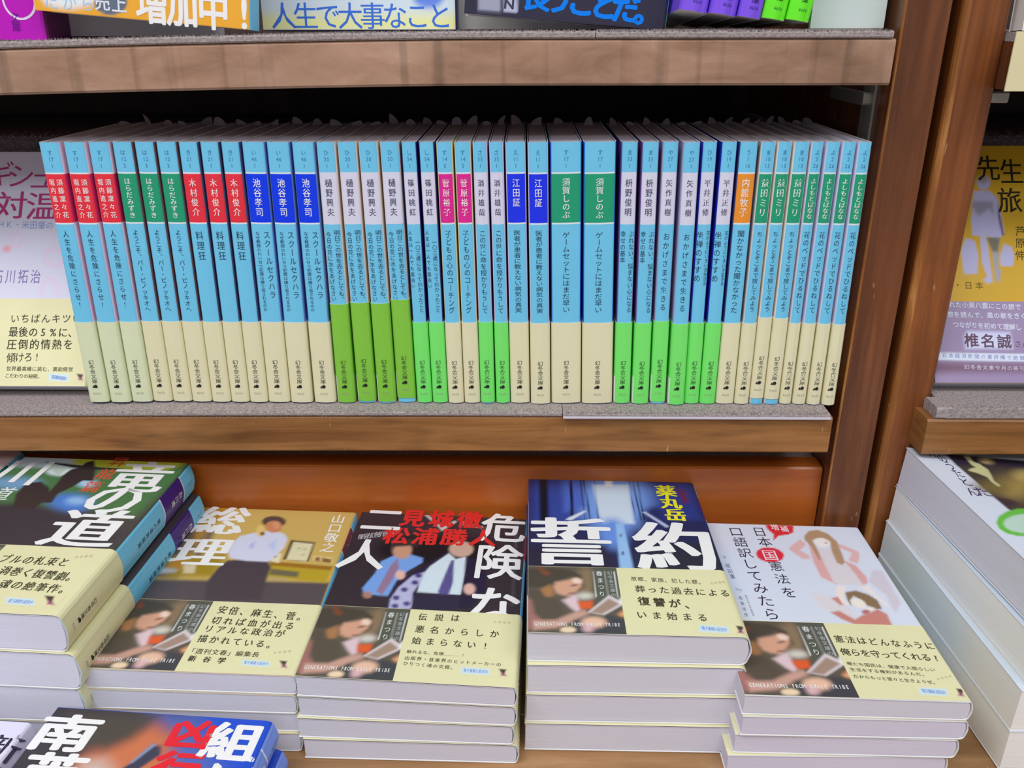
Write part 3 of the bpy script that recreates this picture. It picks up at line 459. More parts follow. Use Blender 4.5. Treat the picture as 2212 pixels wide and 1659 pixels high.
'souri':([('bg',(192,164,92)),('p',[(-0.2602,0.4774),(1.0022,0.501),(1.0076,0.2308),(-0.1485,0.1853)],(80,72,76),2),('p',[(-0.3149,0.9639),(0.1033,0.9829),(0.1793,0.7717),(0.1742,0.4955),(-0.2602,0.4774),(-0.2987,0.6845)],(98,88,74),4),('p',[(0.0592,0.9809),(0.2145,1.0338),(0.221,0.9731),(0.176,0.8195),(0.1703,0.7179),(0.1446,0.7168)],(176,130,45),3),('p',[(0.1795,0.8127),(0.2188,0.8423),(0.242,0.6311),(0.1917,0.629)],(110,90,72),3),('p',[(0.0981,0.6125),(0.3652,0.6744),(0.3767,0.5874),(0.3654,0.5093),(0.1322,0.4996),(0.0759,0.5625)],(150,125,35),4),('p',[(0.0581,0.6108),(0.1566,0.6654),(0.2058,0.5559),(0.0925,0.5512)],(178,128,40),3),('p',[(0.1532,0.5417),(0.1456,0.5324),(0.1143,0.5239),(0.0658,0.5178),(0.0094,0.5155),(-0.0437,0.5172),(-0.0833,0.5228),(-0.1015,0.5311),(-0.0945,0.5404),(-0.0635,0.549),(-0.0147,0.5552),(0.0423,0.5576),(0.096,0.5557),(0.1356,0.5501)],(170,175,180),2),('p',[(0.6409,0.5985),(0.9804,0.5765),(0.9789,0.4972),(0.6506,0.5212)],(172,148,42),0.8),('p',[(0.6283,0.6226),(0.9818,0.6038),(0.9804,0.5765),(0.6396,0.5954)],(146,104,30),0.7),('p',[(0.6508,0.5747),(0.8125,0.5605),(0.8156,0.5251),(0.6593,0.5362)],(104,98,72),1),('p',[(0.6519,0.5242),(0.7592,0.517),(0.7599,0.5025),(0.6591,0.507)],(170,150,110),0.8),('p',[(0.6849,0.7749),(0.8307,0.7631),(0.8384,0.6284),(0.6924,0.6378)],(84,70,50),0.5),('p',[(0.7051,0.761),(0.8205,0.7527),(0.8272,0.6311),(0.7106,0.6386)],(208,203,165),0.5),('p',[(0.7637,0.7174),(0.7638,0.7145),(0.762,0.7122),(0.7588,0.7108),(0.7546,0.7106),(0.7505,0.7117),(0.7471,0.7138),(0.7451,0.7166),(0.745,0.7194),(0.7467,0.7217),(0.75,0.7231),(0.7541,0.7233),(0.7583,0.7222),(0.7617,0.7201)],(170,165,130),0.5),('p',[(0.797,0.7123),(0.797,0.7095),(0.7953,0.7072),(0.792,0.7058),(0.7879,0.7056),(0.7837,0.7067),(0.7803,0.7088),(0.7784,0.7115),(0.7783,0.7143),(0.7801,0.7167),(0.7834,0.7181),(0.7875,0.7182),(0.7917,0.7172),(0.795,0.715)],(170,165,130),0.5),('p',[(0.8004,0.6739),(0.8005,0.6711),(0.7987,0.6689),(0.7955,0.6675),(0.7914,0.6673),(0.7873,0.6684),(0.784,0.6704),(0.7821,0.6731),(0.782,0.6759),(0.7837,0.6782),(0.787,0.6795),(0.7911,0.6797),(0.7952,0.6787),(0.7985,0.6766)],(170,165,130),0.5),('p',[(0.8547,0.6699),(0.9607,0.6618),(0.9675,0.6246),(0.8604,0.6387)],(215,195,135),0.6),('p',[(0.8656,0.6609),(0.8946,0.6589),(0.9014,0.6311),(0.8716,0.6361)],(130,95,60),0.4),('p',[(0.9048,0.6594),(0.9596,0.6492),(0.9624,0.6244),(0.9115,0.6315)],(125,90,45),0.5),('p',[(0.6153,0.6851),(0.6715,0.6747),(0.681,0.6125),(0.6308,0.6227)],(215,208,175),0.8),('p',[(0.6488,0.6579),(0.6493,0.653),(0.647,0.649),(0.6422,0.6466),(0.6359,0.6463),(0.6293,0.6482),(0.6237,0.6519),(0.6203,0.6567),(0.6197,0.6616),(0.6221,0.6657),(0.6269,0.6681),(0.6332,0.6684),(0.6398,0.6664),(0.6454,0.6627)],(120,120,130),0.6),('p',[(0.392,0.6188),(0.4846,0.6289),(0.6145,0.6251),(0.6483,0.5867),(0.6555,0.5156),(0.6783,0.3819),(0.4001,0.3653),(0.3612,0.4405),(0.3517,0.4971),(0.3636,0.5626)],(70,61,68),1),('p',[(0.4579,0.8181),(0.3841,0.7908),(0.3676,0.7463),(0.3677,0.6745),(0.3997,0.6347),(0.4938,0.62),(0.617,0.619),(0.6358,0.6479),(0.6667,0.7132),(0.6645,0.7793),(0.6317,0.8154),(0.5757,0.8337),(0.5051,0.834)],(198,202,228),0.8),('p',[(0.4647,0.7307),(0.4843,0.7581),(0.4968,0.7059),(0.4762,0.705)],(168,178,215),0.8),('p',[(0.5683,0.7351),(0.6042,0.7767),(0.6204,0.6853)],(176,190,225),1),('p',[(0.604,0.9093),(0.6044,0.89),(0.5907,0.874),(0.5656,0.8644),(0.5341,0.863),(0.5022,0.8701),(0.4761,0.8843),(0.4609,0.9029),(0.4598,0.9224),(0.4732,0.9388),(0.4985,0.9488),(0.5307,0.9502),(0.5632,0.9428),(0.5894,0.9282)],(82,66,62),0.8),('p',[(0.5961,0.8696),(0.5991,0.8496),(0.5918,0.8332),(0.5757,0.8237),(0.554,0.8227),(0.5308,0.8306),(0.5105,0.8457),(0.4973,0.8652),(0.4937,0.8855),(0.5007,0.9023),(0.517,0.9122),(0.5392,0.9132),(0.5629,0.905),(0.5832,0.8894)],(192,128,88),0.8),('p',[(0.579,0.8795),(0.5817,0.8673),(0.5796,0.8574),(0.5732,0.8517),(0.5637,0.8513),(0.5529,0.8562),(0.543,0.8656),(0.5359,0.8776),(0.533,0.8899),(0.535,0.8999),(0.5415,0.9058),(0.5511,0.9062),(0.562,0.9012),(0.572,0.8916)],(205,145,110),0.8),('p',[(0.5094,0.8342),(0.5146,0.8158),(0.5138,0.801),(0.5071,0.7925),(0.4958,0.792),(0.4822,0.7996),(0.4688,0.8138),(0.4583,0.832),(0.4528,0.8505),(0.4534,0.8658),(0.4601,0.8746),(0.4716,0.8751),(0.4855,0.8672),(0.499,0.8526)],(214,184,112),0.8),('p',[(0.5164,0.8137),(0.5176,0.8078),(0.5159,0.803),(0.5118,0.8002),(0.5059,0.7999),(0.4995,0.8023),(0.4938,0.8068),(0.49,0.8126),(0.4888,0.8185),(0.4904,0.8234),(0.4946,0.8263),(0.5005,0.8265),(0.5069,0.8241),(0.5126,0.8196)],(110,80,60),0.6),('p',[(0.1648,0.5845),(0.2344,0.5875),(0.2558,0.5282),(0.1972,0.5258)],(200,185,150),1)],[('p',[(0.7279,0.0653),(0.8568,0.0624),(0.8707,0.0357),(0.7403,0.0384)],(190,212,232),0.4),('p',[(0.9033,0.0675),(0.9395,0.0653),(0.9378,0.0473),(0.9215,0.0484)],(70,55,50),0.4),('p',[(0.9225,0.0503),(0.9364,0.0508),(0.9536,0.0337),(0.9229,0.0361)],(170,110,130),0.5),('p',[(0.9232,0.0574),(0.9319,0.0578),(0.9371,0.0402),(0.9319,0.04)],(80,50,60),0.4)],[('総',(0.2162,0.9028),(0.2162,0.9028),34.32,34.06,(225,228,240),0.035,0),('理',(0.221,0.6714),(0.221,0.6714),34.42,31.05,(225,228,240),0.035,0),('山口敬之',(0.9064,0.9447),(0.9125,0.7303),9.01,10.75,(228,228,235),0.015,0),('安倍、麻生、菅。',(0.5143,0.3156),(0.9267,0.2929),5.23,7.07,(62,60,45),0.012,1),('切れば血が出る',(0.5114,0.2574),(0.883,0.2422),5.14,6.5,(62,60,45),0.012,1),('リアルな政治が',(0.498,0.212),(0.8532,0.2001),5.07,6.08,(62,60,45),0.012,1),('描かれている。',(0.4941,0.1601),(0.8364,0.1415),4.98,6.11,(62,60,45),0.012,1),('「週刊文春」編集長',(0.4718,0.0977),(0.7802,0.0916),3.86,4.15,(62,60,45),0,1),('新谷学',(0.4962,0.0615),(0.6362,0.0568),4.07,4.43,(62,60,45),0.02,1),('本体価格',(0.8669,0.1036),(0.9325,0.1139),1.55,1.98,(185,182,150),0,1),('電子書籍も配信中',(0.75,0.0524),(0.8515,0.0494),1.4,2.42,(120,145,200),0,1)]),
'kenpo':([('bg',(200,207,228)),('p',[(0.4481,1.024),(0.6221,1.0201),(0.5928,0.947),(0.5541,0.9279),(0.4959,0.9182),(0.4506,0.8796),(0.4702,0.9273),(0.4475,0.9669)],(200,42,52),0.3),('p',[(0.4702,0.7703),(0.4521,0.7485),(0.423,0.7327),(0.3884,0.7257),(0.355,0.729),(0.3291,0.7418),(0.3158,0.7618),(0.318,0.7852),(0.3354,0.8074),(0.3648,0.8239),(0.4003,0.8312),(0.4346,0.8278),(0.4607,0.8143),(0.4733,0.7938)],(205,45,62),0.3),('p',[(0.9233,0.6963),(0.9717,0.6909),(0.9642,0.4957),(0.9046,0.4355),(0.9031,0.4726),(0.9134,0.5325),(0.8641,0.6196)],(194,188,200),0.8),('p',[(0.6101,0.8961),(0.5696,0.8682),(0.5183,0.8273),(0.5256,0.8097),(0.5687,0.7561),(0.61,0.7586),(0.6151,0.7802),(0.5775,0.8167),(0.6325,0.8601)],(208,168,168),0.4),('p',[(0.6477,0.8764),(0.6193,0.7334),(0.6172,0.6384),(0.6815,0.5928),(0.6951,0.6137),(0.6802,0.7356),(0.6837,0.8257)],(206,160,160),0.5),('p',[(0.8142,0.8773),(0.9095,0.8188),(0.8956,0.783),(0.8616,0.7349),(0.8204,0.753),(0.8649,0.807),(0.8119,0.8459)],(208,168,168),0.5),('p',[(0.793,0.7544),(0.8453,0.7222),(0.8666,0.6473),(0.8534,0.6102),(0.8209,0.5955),(0.8109,0.6686)],(204,156,156),0.5),('p',[(0.6754,0.5881),(0.7211,0.5875),(0.6827,0.5073),(0.6905,0.4695),(0.6477,0.4807),(0.6473,0.5276)],(226,212,208),0.4),('p',[(0.7968,0.5857),(0.8498,0.592),(0.8605,0.5394),(0.8917,0.4722),(0.8714,0.4757),(0.8343,0.5472)],(224,212,210),0.4),('p',[(0.692,0.8261),(0.7569,0.8336),(0.7533,0.7383),(0.8024,0.7158),(0.8202,0.5865),(0.7322,0.5946),(0.6712,0.6038),(0.6757,0.7258)],(204,199,204),0.8),('p',[(0.6469,0.9243),(0.6878,0.9613),(0.7433,0.9717),(0.7914,0.9461),(0.8192,0.888),(0.8065,0.7998),(0.794,0.7398),(0.7696,0.7219),(0.7493,0.7381),(0.7557,0.8131),(0.7769,0.8865),(0.7423,0.9118),(0.6799,0.8934),(0.6803,0.8462),(0.6687,0.7548),(0.6564,0.7544),(0.6532,0.8504),(0.6354,0.8918)],(166,134,104),0.5),('p',[(0.7705,0.8658),(0.7577,0.8528),(0.7393,0.8446),(0.7189,0.8428),(0.7004,0.8476),(0.6874,0.8582),(0.6826,0.8725),(0.6869,0.8878),(0.6996,0.901),(0.7182,0.9094),(0.739,0.9114),(0.7577,0.9064),(0.7707,0.8955),(0.7752,0.881)],(228,218,216),0.6),('p',[(0.7593,0.8753),(0.757,0.872),(0.7535,0.8693),(0.7495,0.8677),(0.7457,0.8676),(0.743,0.8689),(0.7418,0.8714),(0.7424,0.8746),(0.7447,0.8779),(0.7482,0.8806),(0.7523,0.8822),(0.756,0.8823),(0.7588,0.881),(0.76,0.8785)],(190,150,150),0.5),('p',[(0.521,0.5363),(0.5727,0.5294),(0.6406,0.4974),(0.6806,0.4567),(0.6962,0.3921),(0.6214,0.4096),(0.528,0.4536)],(206,202,208),0.5),('p',[(0.6125,0.5092),(0.6508,0.5191),(0.6587,0.4726),(0.6416,0.4679)],(192,130,122),0.4),('p',[(0.5708,0.4262),(0.6193,0.436),(0.6769,0.3895),(0.7307,0.4174),(0.7646,0.4267),(0.8225,0.4532),(0.8554,0.4257),(0.8463,0.3499),(0.7525,0.3546),(0.6656,0.3595),(0.6117,0.3893)],(188,124,114),0.5),('p',[(0.7017,0.547),(0.765,0.5601),(0.8182,0.5379),(0.8496,0.5046),(0.8457,0.452),(0.806,0.4568),(0.7772,0.4725),(0.7659,0.5017),(0.737,0.5264),(0.7052,0.4996),(0.6981,0.4698),(0.6917,0.4949)],(128,104,78),0.5),('p',[(0.7697,0.4654),(0.7578,0.4571),(0.7428,0.454),(0.7277,0.4569),(0.7154,0.4651),(0.7083,0.477),(0.7079,0.4905),(0.7142,0.5027),(0.7262,0.5112),(0.7414,0.5143),(0.7568,0.5113),(0.7692,0.5029),(0.7761,0.4908),(0.7762,0.4774)],(230,216,206),0.6),('p',[(0.8049,0.4547),(0.8005,0.4499),(0.7934,0.4459),(0.7848,0.4436),(0.7765,0.4433),(0.7701,0.4451),(0.7668,0.4488),(0.7674,0.4534),(0.7717,0.4583),(0.7789,0.4623),(0.7875,0.4646),(0.7959,0.4649),(0.8023,0.4631),(0.8055,0.4594)],(232,215,205),0.5),('p',[(0.7764,0.4352),(0.7714,0.4297),(0.7629,0.4252),(0.7528,0.4225),(0.7429,0.4222),(0.7352,0.4243),(0.7312,0.4284),(0.7317,0.4337),(0.7366,0.4392),(0.7451,0.4438),(0.7553,0.4465),(0.7653,0.4469),(0.773,0.4447),(0.777,0.4406)],(170,100,95),0.6)],[('p',[(0.7985,0.0564),(0.9204,0.0528),(0.9039,0.022),(0.7801,0.0254)],(190,212,232),0.4),('p',[(0.9637,0.0567),(0.998,0.0542),(0.977,0.0359),(0.9618,0.0372)],(70,55,50),0.4),('p',[(0.9648,0.039),(0.9793,0.0395),(0.9785,0.022),(0.95,0.0246)],(170,110,130),0.5),('p',[(0.9731,0.0463),(0.9822,0.0466),(0.9687,0.0287),(0.9632,0.0285)],(80,50,60),0.4)],[('増補',(0.4962,0.9816),(0.5492,0.9707),5.07,7.42,(230,215,225),0.01,0),('口語訳してみたら',(0.254,0.9392),(0.2652,0.4054),8.88,10.82,(52,40,58),0.0,0),('日本',(0.3925,0.9444),(0.3973,0.8703),8.7,11.3,(52,40,58),0.0,0),('国',(0.3934,0.7754),(0.3934,0.7754),9.2,11.59,(230,200,210),0.015,0),('憲法を',(0.3992,0.7009),(0.4039,0.5363),8.42,10.28,(52,40,58),0.0,0),('塚田薫',(0.1334,0.6936),(0.1376,0.6243),2.9,4.61,(90,95,120),0,0),('著',(0.1323,0.752),(0.1323,0.752),2.18,3.12,(150,155,180),0,0),('監修',(0.1379,0.5452),(0.1543,0.5417),1.87,2.77,(150,155,180),0,0),('長峯信彦',(0.1387,0.4932),(0.1366,0.3973),2.25,3.49,(100,105,130),0,0),('愛知大学法学部教授',(0.1706,0.5062),(0.1722,0.3985),1.31,1.75,(110,110,130),0,0),('憲法はどんなふうに',(0.5444,0.2786),(0.966,0.257),4.9,5.97,(62,60,45),0.012,1),('俺らを守ってくれる?',(0.5434,0.2141),(0.96,0.1964),4.99,5.74,(62,60,45),0.012,1),('俺たち国民は、健康で人間らしい',(0.5348,0.1571),(0.9083,0.1397),2.72,2.74,(62,60,45),0,1),('生活をする権利があるんだ。',(0.5362,0.1289),(0.8571,0.116),2.7,2.69,(62,60,45),0,1),('だからもっと堂々と生きようぜ。',(0.5357,0.0975),(0.8851,0.0803),2.67,2.63,(62,60,45),0,1),('本体価格',(0.909,0.0976),(0.9707,0.1112),1.43,1.63,(180,178,145),0,1),('電子書籍も配信中',(0.8081,0.0414),(0.8978,0.0366),1.66,2.79,(120,145,200),0,1)]),
'ryu':([('bg',(66,62,62)),('p',[(-0.7568,1.0281),(0.9872,1.0883),(1.0193,0.9256),(0.9507,0.5724),(0.6955,0.6173),(-0.3199,0.6077)],(72,112,68),5),('p',[(-0.0806,1.0472),(0.3806,1.0446),(0.4123,0.9183),(-0.0456,0.9196)],(190,204,215),4),('p',[(0.2448,1.056),(0.9977,1.0699),(0.959,0.9755),(0.8908,0.9361),(0.3335,0.9407)],(192,198,58),4),('p',[(0.402,0.8914),(0.4044,0.8765),(0.389,0.8636),(0.359,0.8553),(0.3202,0.8532),(0.2803,0.8576),(0.2468,0.8677),(0.2265,0.8817),(0.2234,0.8967),(0.2384,0.9098),(0.2686,0.9183),(0.308,0.9205),(0.3486,0.9159),(0.3822,0.9055)],(205,215,225),2),('p',[(0.658,0.6605),(0.6676,0.6315),(0.6528,0.6073),(0.6167,0.5925),(0.5663,0.5898),(0.5112,0.5997),(0.4617,0.6204),(0.4276,0.6481),(0.4158,0.6775),(0.4293,0.7027),(0.4659,0.7184),(0.5181,0.7212),(0.5751,0.7106),(0.6251,0.6888)],(72,118,195),5),('p',[(0.614,0.6735),(0.6175,0.662),(0.6105,0.6523),(0.5945,0.6463),(0.5725,0.6452),(0.549,0.649),(0.5284,0.6572),(0.5148,0.6681),(0.5109,0.6796),(0.5177,0.6895),(0.5338,0.6956),(0.5561,0.6968),(0.5799,0.6928),(0.6006,0.6845)],(140,180,225),4),('p',[(0.5734,0.8072),(0.5784,0.7932),(0.5723,0.7814),(0.5563,0.7742),(0.5336,0.773),(0.5086,0.7779),(0.486,0.7881),(0.4705,0.8016),(0.465,0.8157),(0.4709,0.8277),(0.4869,0.8351),(0.5101,0.8364),(0.5355,0.8313),(0.5581,0.8209)],(160,195,225),3),('p',[(0.2706,0.7906),(0.2734,0.7693),(0.2477,0.7509),(0.1988,0.7388),(0.1362,0.7354),(0.0719,0.7413),(0.0183,0.7553),(-0.0142,0.775),(-0.0187,0.7964),(0.0061,0.8153),(0.0556,0.8279),(0.1198,0.8314),(0.1855,0.8252),(0.2394,0.8106)],(110,150,185),5),('p',[(-0.2903,0.5791),(0.3345,0.643),(0.7673,0.5199),(0.9667,0.4684),(0.9534,0.3376),(0.0118,0.2885)],(56,50,58),6),('p',[(0.3913,0.971),(0.4262,0.9913),(0.4829,0.9267),(0.5473,0.8225),(0.484,0.8232),(0.4632,0.7724),(0.4236,0.7179),(0.444,0.649),(0.3892,0.646),(0.3869,0.6007),(0.261,0.6088),(0.2013,0.6979),(0.1851,0.7859),(0.2608,0.8026),(0.3479,0.7539),(0.3666,0.7307),(0.3556,0.8036),(0.3403,0.8534),(0.348,0.9059),(0.3908,0.9305)],(56,46,46),0.6),('p',[(0.1487,0.962),(0.1512,0.9667),(0.4974,0.9364),(0.6367,0.9308),(0.6426,0.9223),(0.5011,0.9144),(0.3467,0.9236)],(50,44,48),0.3),('p',[(0.1891,0.9506),(0.3264,0.918),(0.3171,0.8521),(0.1793,0.9321)],(175,190,180),1)],[('p',[(0.694,0.0765),(0.8246,0.0745),(0.8547,0.0421),(0.7226,0.0438)],(190,212,232),0.4),('p',[(0.8571,0.0943),(0.9052,0.0917),(0.9138,0.0667),(0.8921,0.0681)],(70,55,50),0.4),('p',[(0.8923,0.0707),(0.9099,0.0716),(0.9422,0.0482),(0.9014,0.0511)],(170,110,130),0.5),('p',[(0.8888,0.0806),(0.8998,0.0812),(0.9171,0.0569),(0.9106,0.0565)],(80,50,60),0.4)],[('川',(0.0906,0.8724),(0.0906,0.8724),32.11,33.69,(225,228,240),0.02,0),('道',(0.1168,0.7012),(0.1168,0.7012),15.32,15.87,(215,220,232),0.0,0),('昇龍篇',(0.5799,0.9861),(0.5738,0.7784),11.73,13.7,(205,80,60),0.01,0),('竜',(0.7849,0.8737),(0.7849,0.8737),36.97,39.71,(225,228,240),0.035,0),('の',(0.7636,0.6971),(0.7636,0.6971),35.22,37.13,(225,228,240),0.03,0),('道',(0.7609,0.4917),(0.7609,0.4917),42.03,39.92,(225,228,240),0.035,0),('ブルの札束と',(0.5098,0.2805),(0.8058,0.2746),5.7,7.85,(62,60,45),0.012,1),('渦巻く復讐劇。',(0.5676,0.2148),(0.9128,0.195),5.82,7.65,(62,60,45),0.012,1),('魂の絶筆作。',(0.6299,0.1439),(0.9298,0.1289),5.68,7.3,(62,60,45),0.012,1),('本体価格',(0.8421,0.307),(0.9069,0.3165),1.57,2.67,(185,182,150),0,1),('電子書籍も配信中',(0.7261,0.0609),(0.8264,0.0575),1.56,2.94,(120,145,200),0,1)]),
'blue':([('bg',(56,50,56)),('p',[(0.63,1.0351),(1.0595,1.0609),(1.3534,0.4093),(1.0967,0.3944),(0.7835,0.7303)],(28,72,190),8),('p',[(0.4445,1.0049),(0.6484,1.0046),(0.8613,0.8084),(0.8133,0.682),(0.5977,0.8254),(0.5938,0.9106)],(78,98,170),10),('p',[(0.2825,0.8515),(0.4766,0.9573),(0.5865,0.9219),(0.6623,0.7752),(0.7603,0.4961),(0.4911,0.4804),(0.2431,0.7717)],(190,108,72),7),('p',[(0.275,0.7953),(0.3524,0.8109),(0.4125,0.7817),(0.4081,0.6581),(0.3421,0.606)],(190,170,160),6),('p',[(0.0765,0.9765),(0.4722,0.994),(0.4208,0.8944),(0.3405,0.8436),(0.2327,0.8486)],(72,66,60),6),('p',[(0.5223,0.8801),(0.5672,0.8714),(0.5839,0.8413),(0.5119,0.7663),(0.4663,0.7014),(0.4189,0.7397),(0.4825,0.8076)],(56,58,78),0.8),('p',[(0.5223,0.8801),(0.5429,0.8785),(0.4862,0.8024),(0.474,0.8017)],(130,140,165),0.6)],[],[('南英男',(0.1189,0.8999),(0.2258,0.5992),30.43,22.63,(225,228,240),0.036,0),('組長刑事',(0.8595,0.9089),(1.009,0.4484),27.31,23.0,(225,228,240),0.036,0),('凶行',(0.6673,0.9297),(0.6792,0.7976),21.7,18.8,(212,38,52),0.045,0)]),
'shin':([('bg',(205,203,222)),('p',[(1.0403,0.9555),(1.0595,0.9566),(1.1073,0.7859),(1.0833,0.7846)],(175,60,75),0.4),('p',[(0.9878,0.9465),(0.9955,0.9529),(1.0304,0.9401),(0.9923,0.9379)],(52,42,92),0.3)],[],[('新',(0.9588,0.8982),(0.9588,0.8982),17.28,15.53,(52,42,62),0.01,0),('宿',(1.0137,0.7912),(1.0137,0.7912),16.6,14.33,(52,42,62),0.01,0)]),
'right':([('bg',(200,208,230)),('p',[(0.2088,0.9594),(0.3262,0.9558),(0.6652,0.9402),(1.9865,0.8267),(0.477,-0.298),(0.3495,0.1157),(0.2076,0.5372),(0.2022,0.7051),(0.197,0.8617)],(66,58,54),0.6),('p',[(0.2218,0.958),(0.6602,0.9348),(1.3147,0.8701),(1.1982,0.7671),(0.6108,0.8813),(0.294,0.8746),(0.2012,0.8669)],(48,38,56),3),('p',[(0.54,0.7174),(0.4913,0.6775),(0.4301,0.6445),(0.3682,0.6244),(0.3171,0.6208),(0.286,0.634),(0.2809,0.6619),(0.3033,0.6995),(0.3498,0.7398),(0.4117,0.7747),(0.4767,0.7968),(0.531,0.8011),(0.5629,0.7865),(0.5659,0.7564)],(150,130,72),10),('p',[(0.3318,0.7016),(0.3085,0.6847),(0.2726,0.6699),(0.2312,0.6601),(0.1924,0.6572),(0.1636,0.6618),(0.1502,0.6728),(0.1551,0.6883),(0.1775,0.7053),(0.2133,0.7204),(0.2553,0.7305),(0.2951,0.7336),(0.3245,0.7289),(0.3376,0.7175)],(110,98,52),8),('p',[(0.4489,0.9134),(0.4358,0.9036),(0.4195,0.897),(0.4033,0.8949),(0.3903,0.8976),(0.383,0.9046),(0.3829,0.9147),(0.39,0.9257),(0.403,0.9356),(0.4194,0.9423),(0.4358,0.9445),(0.449,0.9417),(0.4563,0.9345),(0.4562,0.9244)],(190,165,110),3),('p',[(0.6036,0.8137),(0.5792,0.7936),(0.5482,0.7767),(0.5166,0.7662),(0.4906,0.7642),(0.4749,0.7709),(0.4728,0.7852),(0.4847,0.8043),(0.5086,0.8245),(0.5398,0.8419),(0.5721,0.8528),(0.599,0.855),(0.6148,0.848),(0.6164,0.8332)],(170,150,90),5),('p',[(0.3132,0.9659),(0.3515,0.9692),(0.3272,0.9019),(0.3515,0.8891),(0.363,0.8417),(0.3414,0.7929),(0.3173,0.7497),(0.323,0.7143),(0.3039,0.704),(0.2945,0.7389),(0.303,0.776),(0.2708,0.8059),(0.2328,0.8217),(0.2492,0.8372),(0.3027,0.856),(0.294,0.8746)],(188,188,140),0.6),('p',[(0.3719,0.4583),(0.3157,0.4155),(0.2411,0.3801),(0.1629,0.3585),(0.0953,0.3543),(0.0504,0.3682),(0.0367,0.3977),(0.0575,0.4378),(0.1101,0.481),(0.1851,0.5188),(0.2676,0.5429),(0.3401,0.5479),(0.3867,0.5325),(0.3978,0.5003)],(96,180,62),0.5),('p',[(0.3508,0.4493),(0.31,0.4198),(0.2523,0.3949),(0.189,0.3793),(0.1322,0.3757),(0.0923,0.3848),(0.0769,0.4049),(0.0893,0.4323),(0.1278,0.462),(0.1855,0.4879),(0.2509,0.5048),(0.3105,0.5088),(0.3517,0.4991),(0.366,0.4777)],(176,205,190),0.8),('p',[(0.2072,0.6234),(0.2771,0.6075),(0.3121,0.5892),(0.2182,0.5419)],(56,44,50),2)],[],[('月',(0.1124,0.951),(0.1124,0.951),5.2,8.15,(62,50,90),0,0),('のうた',(0.1506,0.9166),(0.1473,0.796),5.85,11.59,(58,46,88),0.0,0),('とん',(0.1341,0.7265),(0.1103,0.6503),7.05,10.51,(58,46,88),0.01,0),('た',(0.1692,0.6547),(0.1692,0.6547),9.59,11.69,(62,50,90),0,0)]),
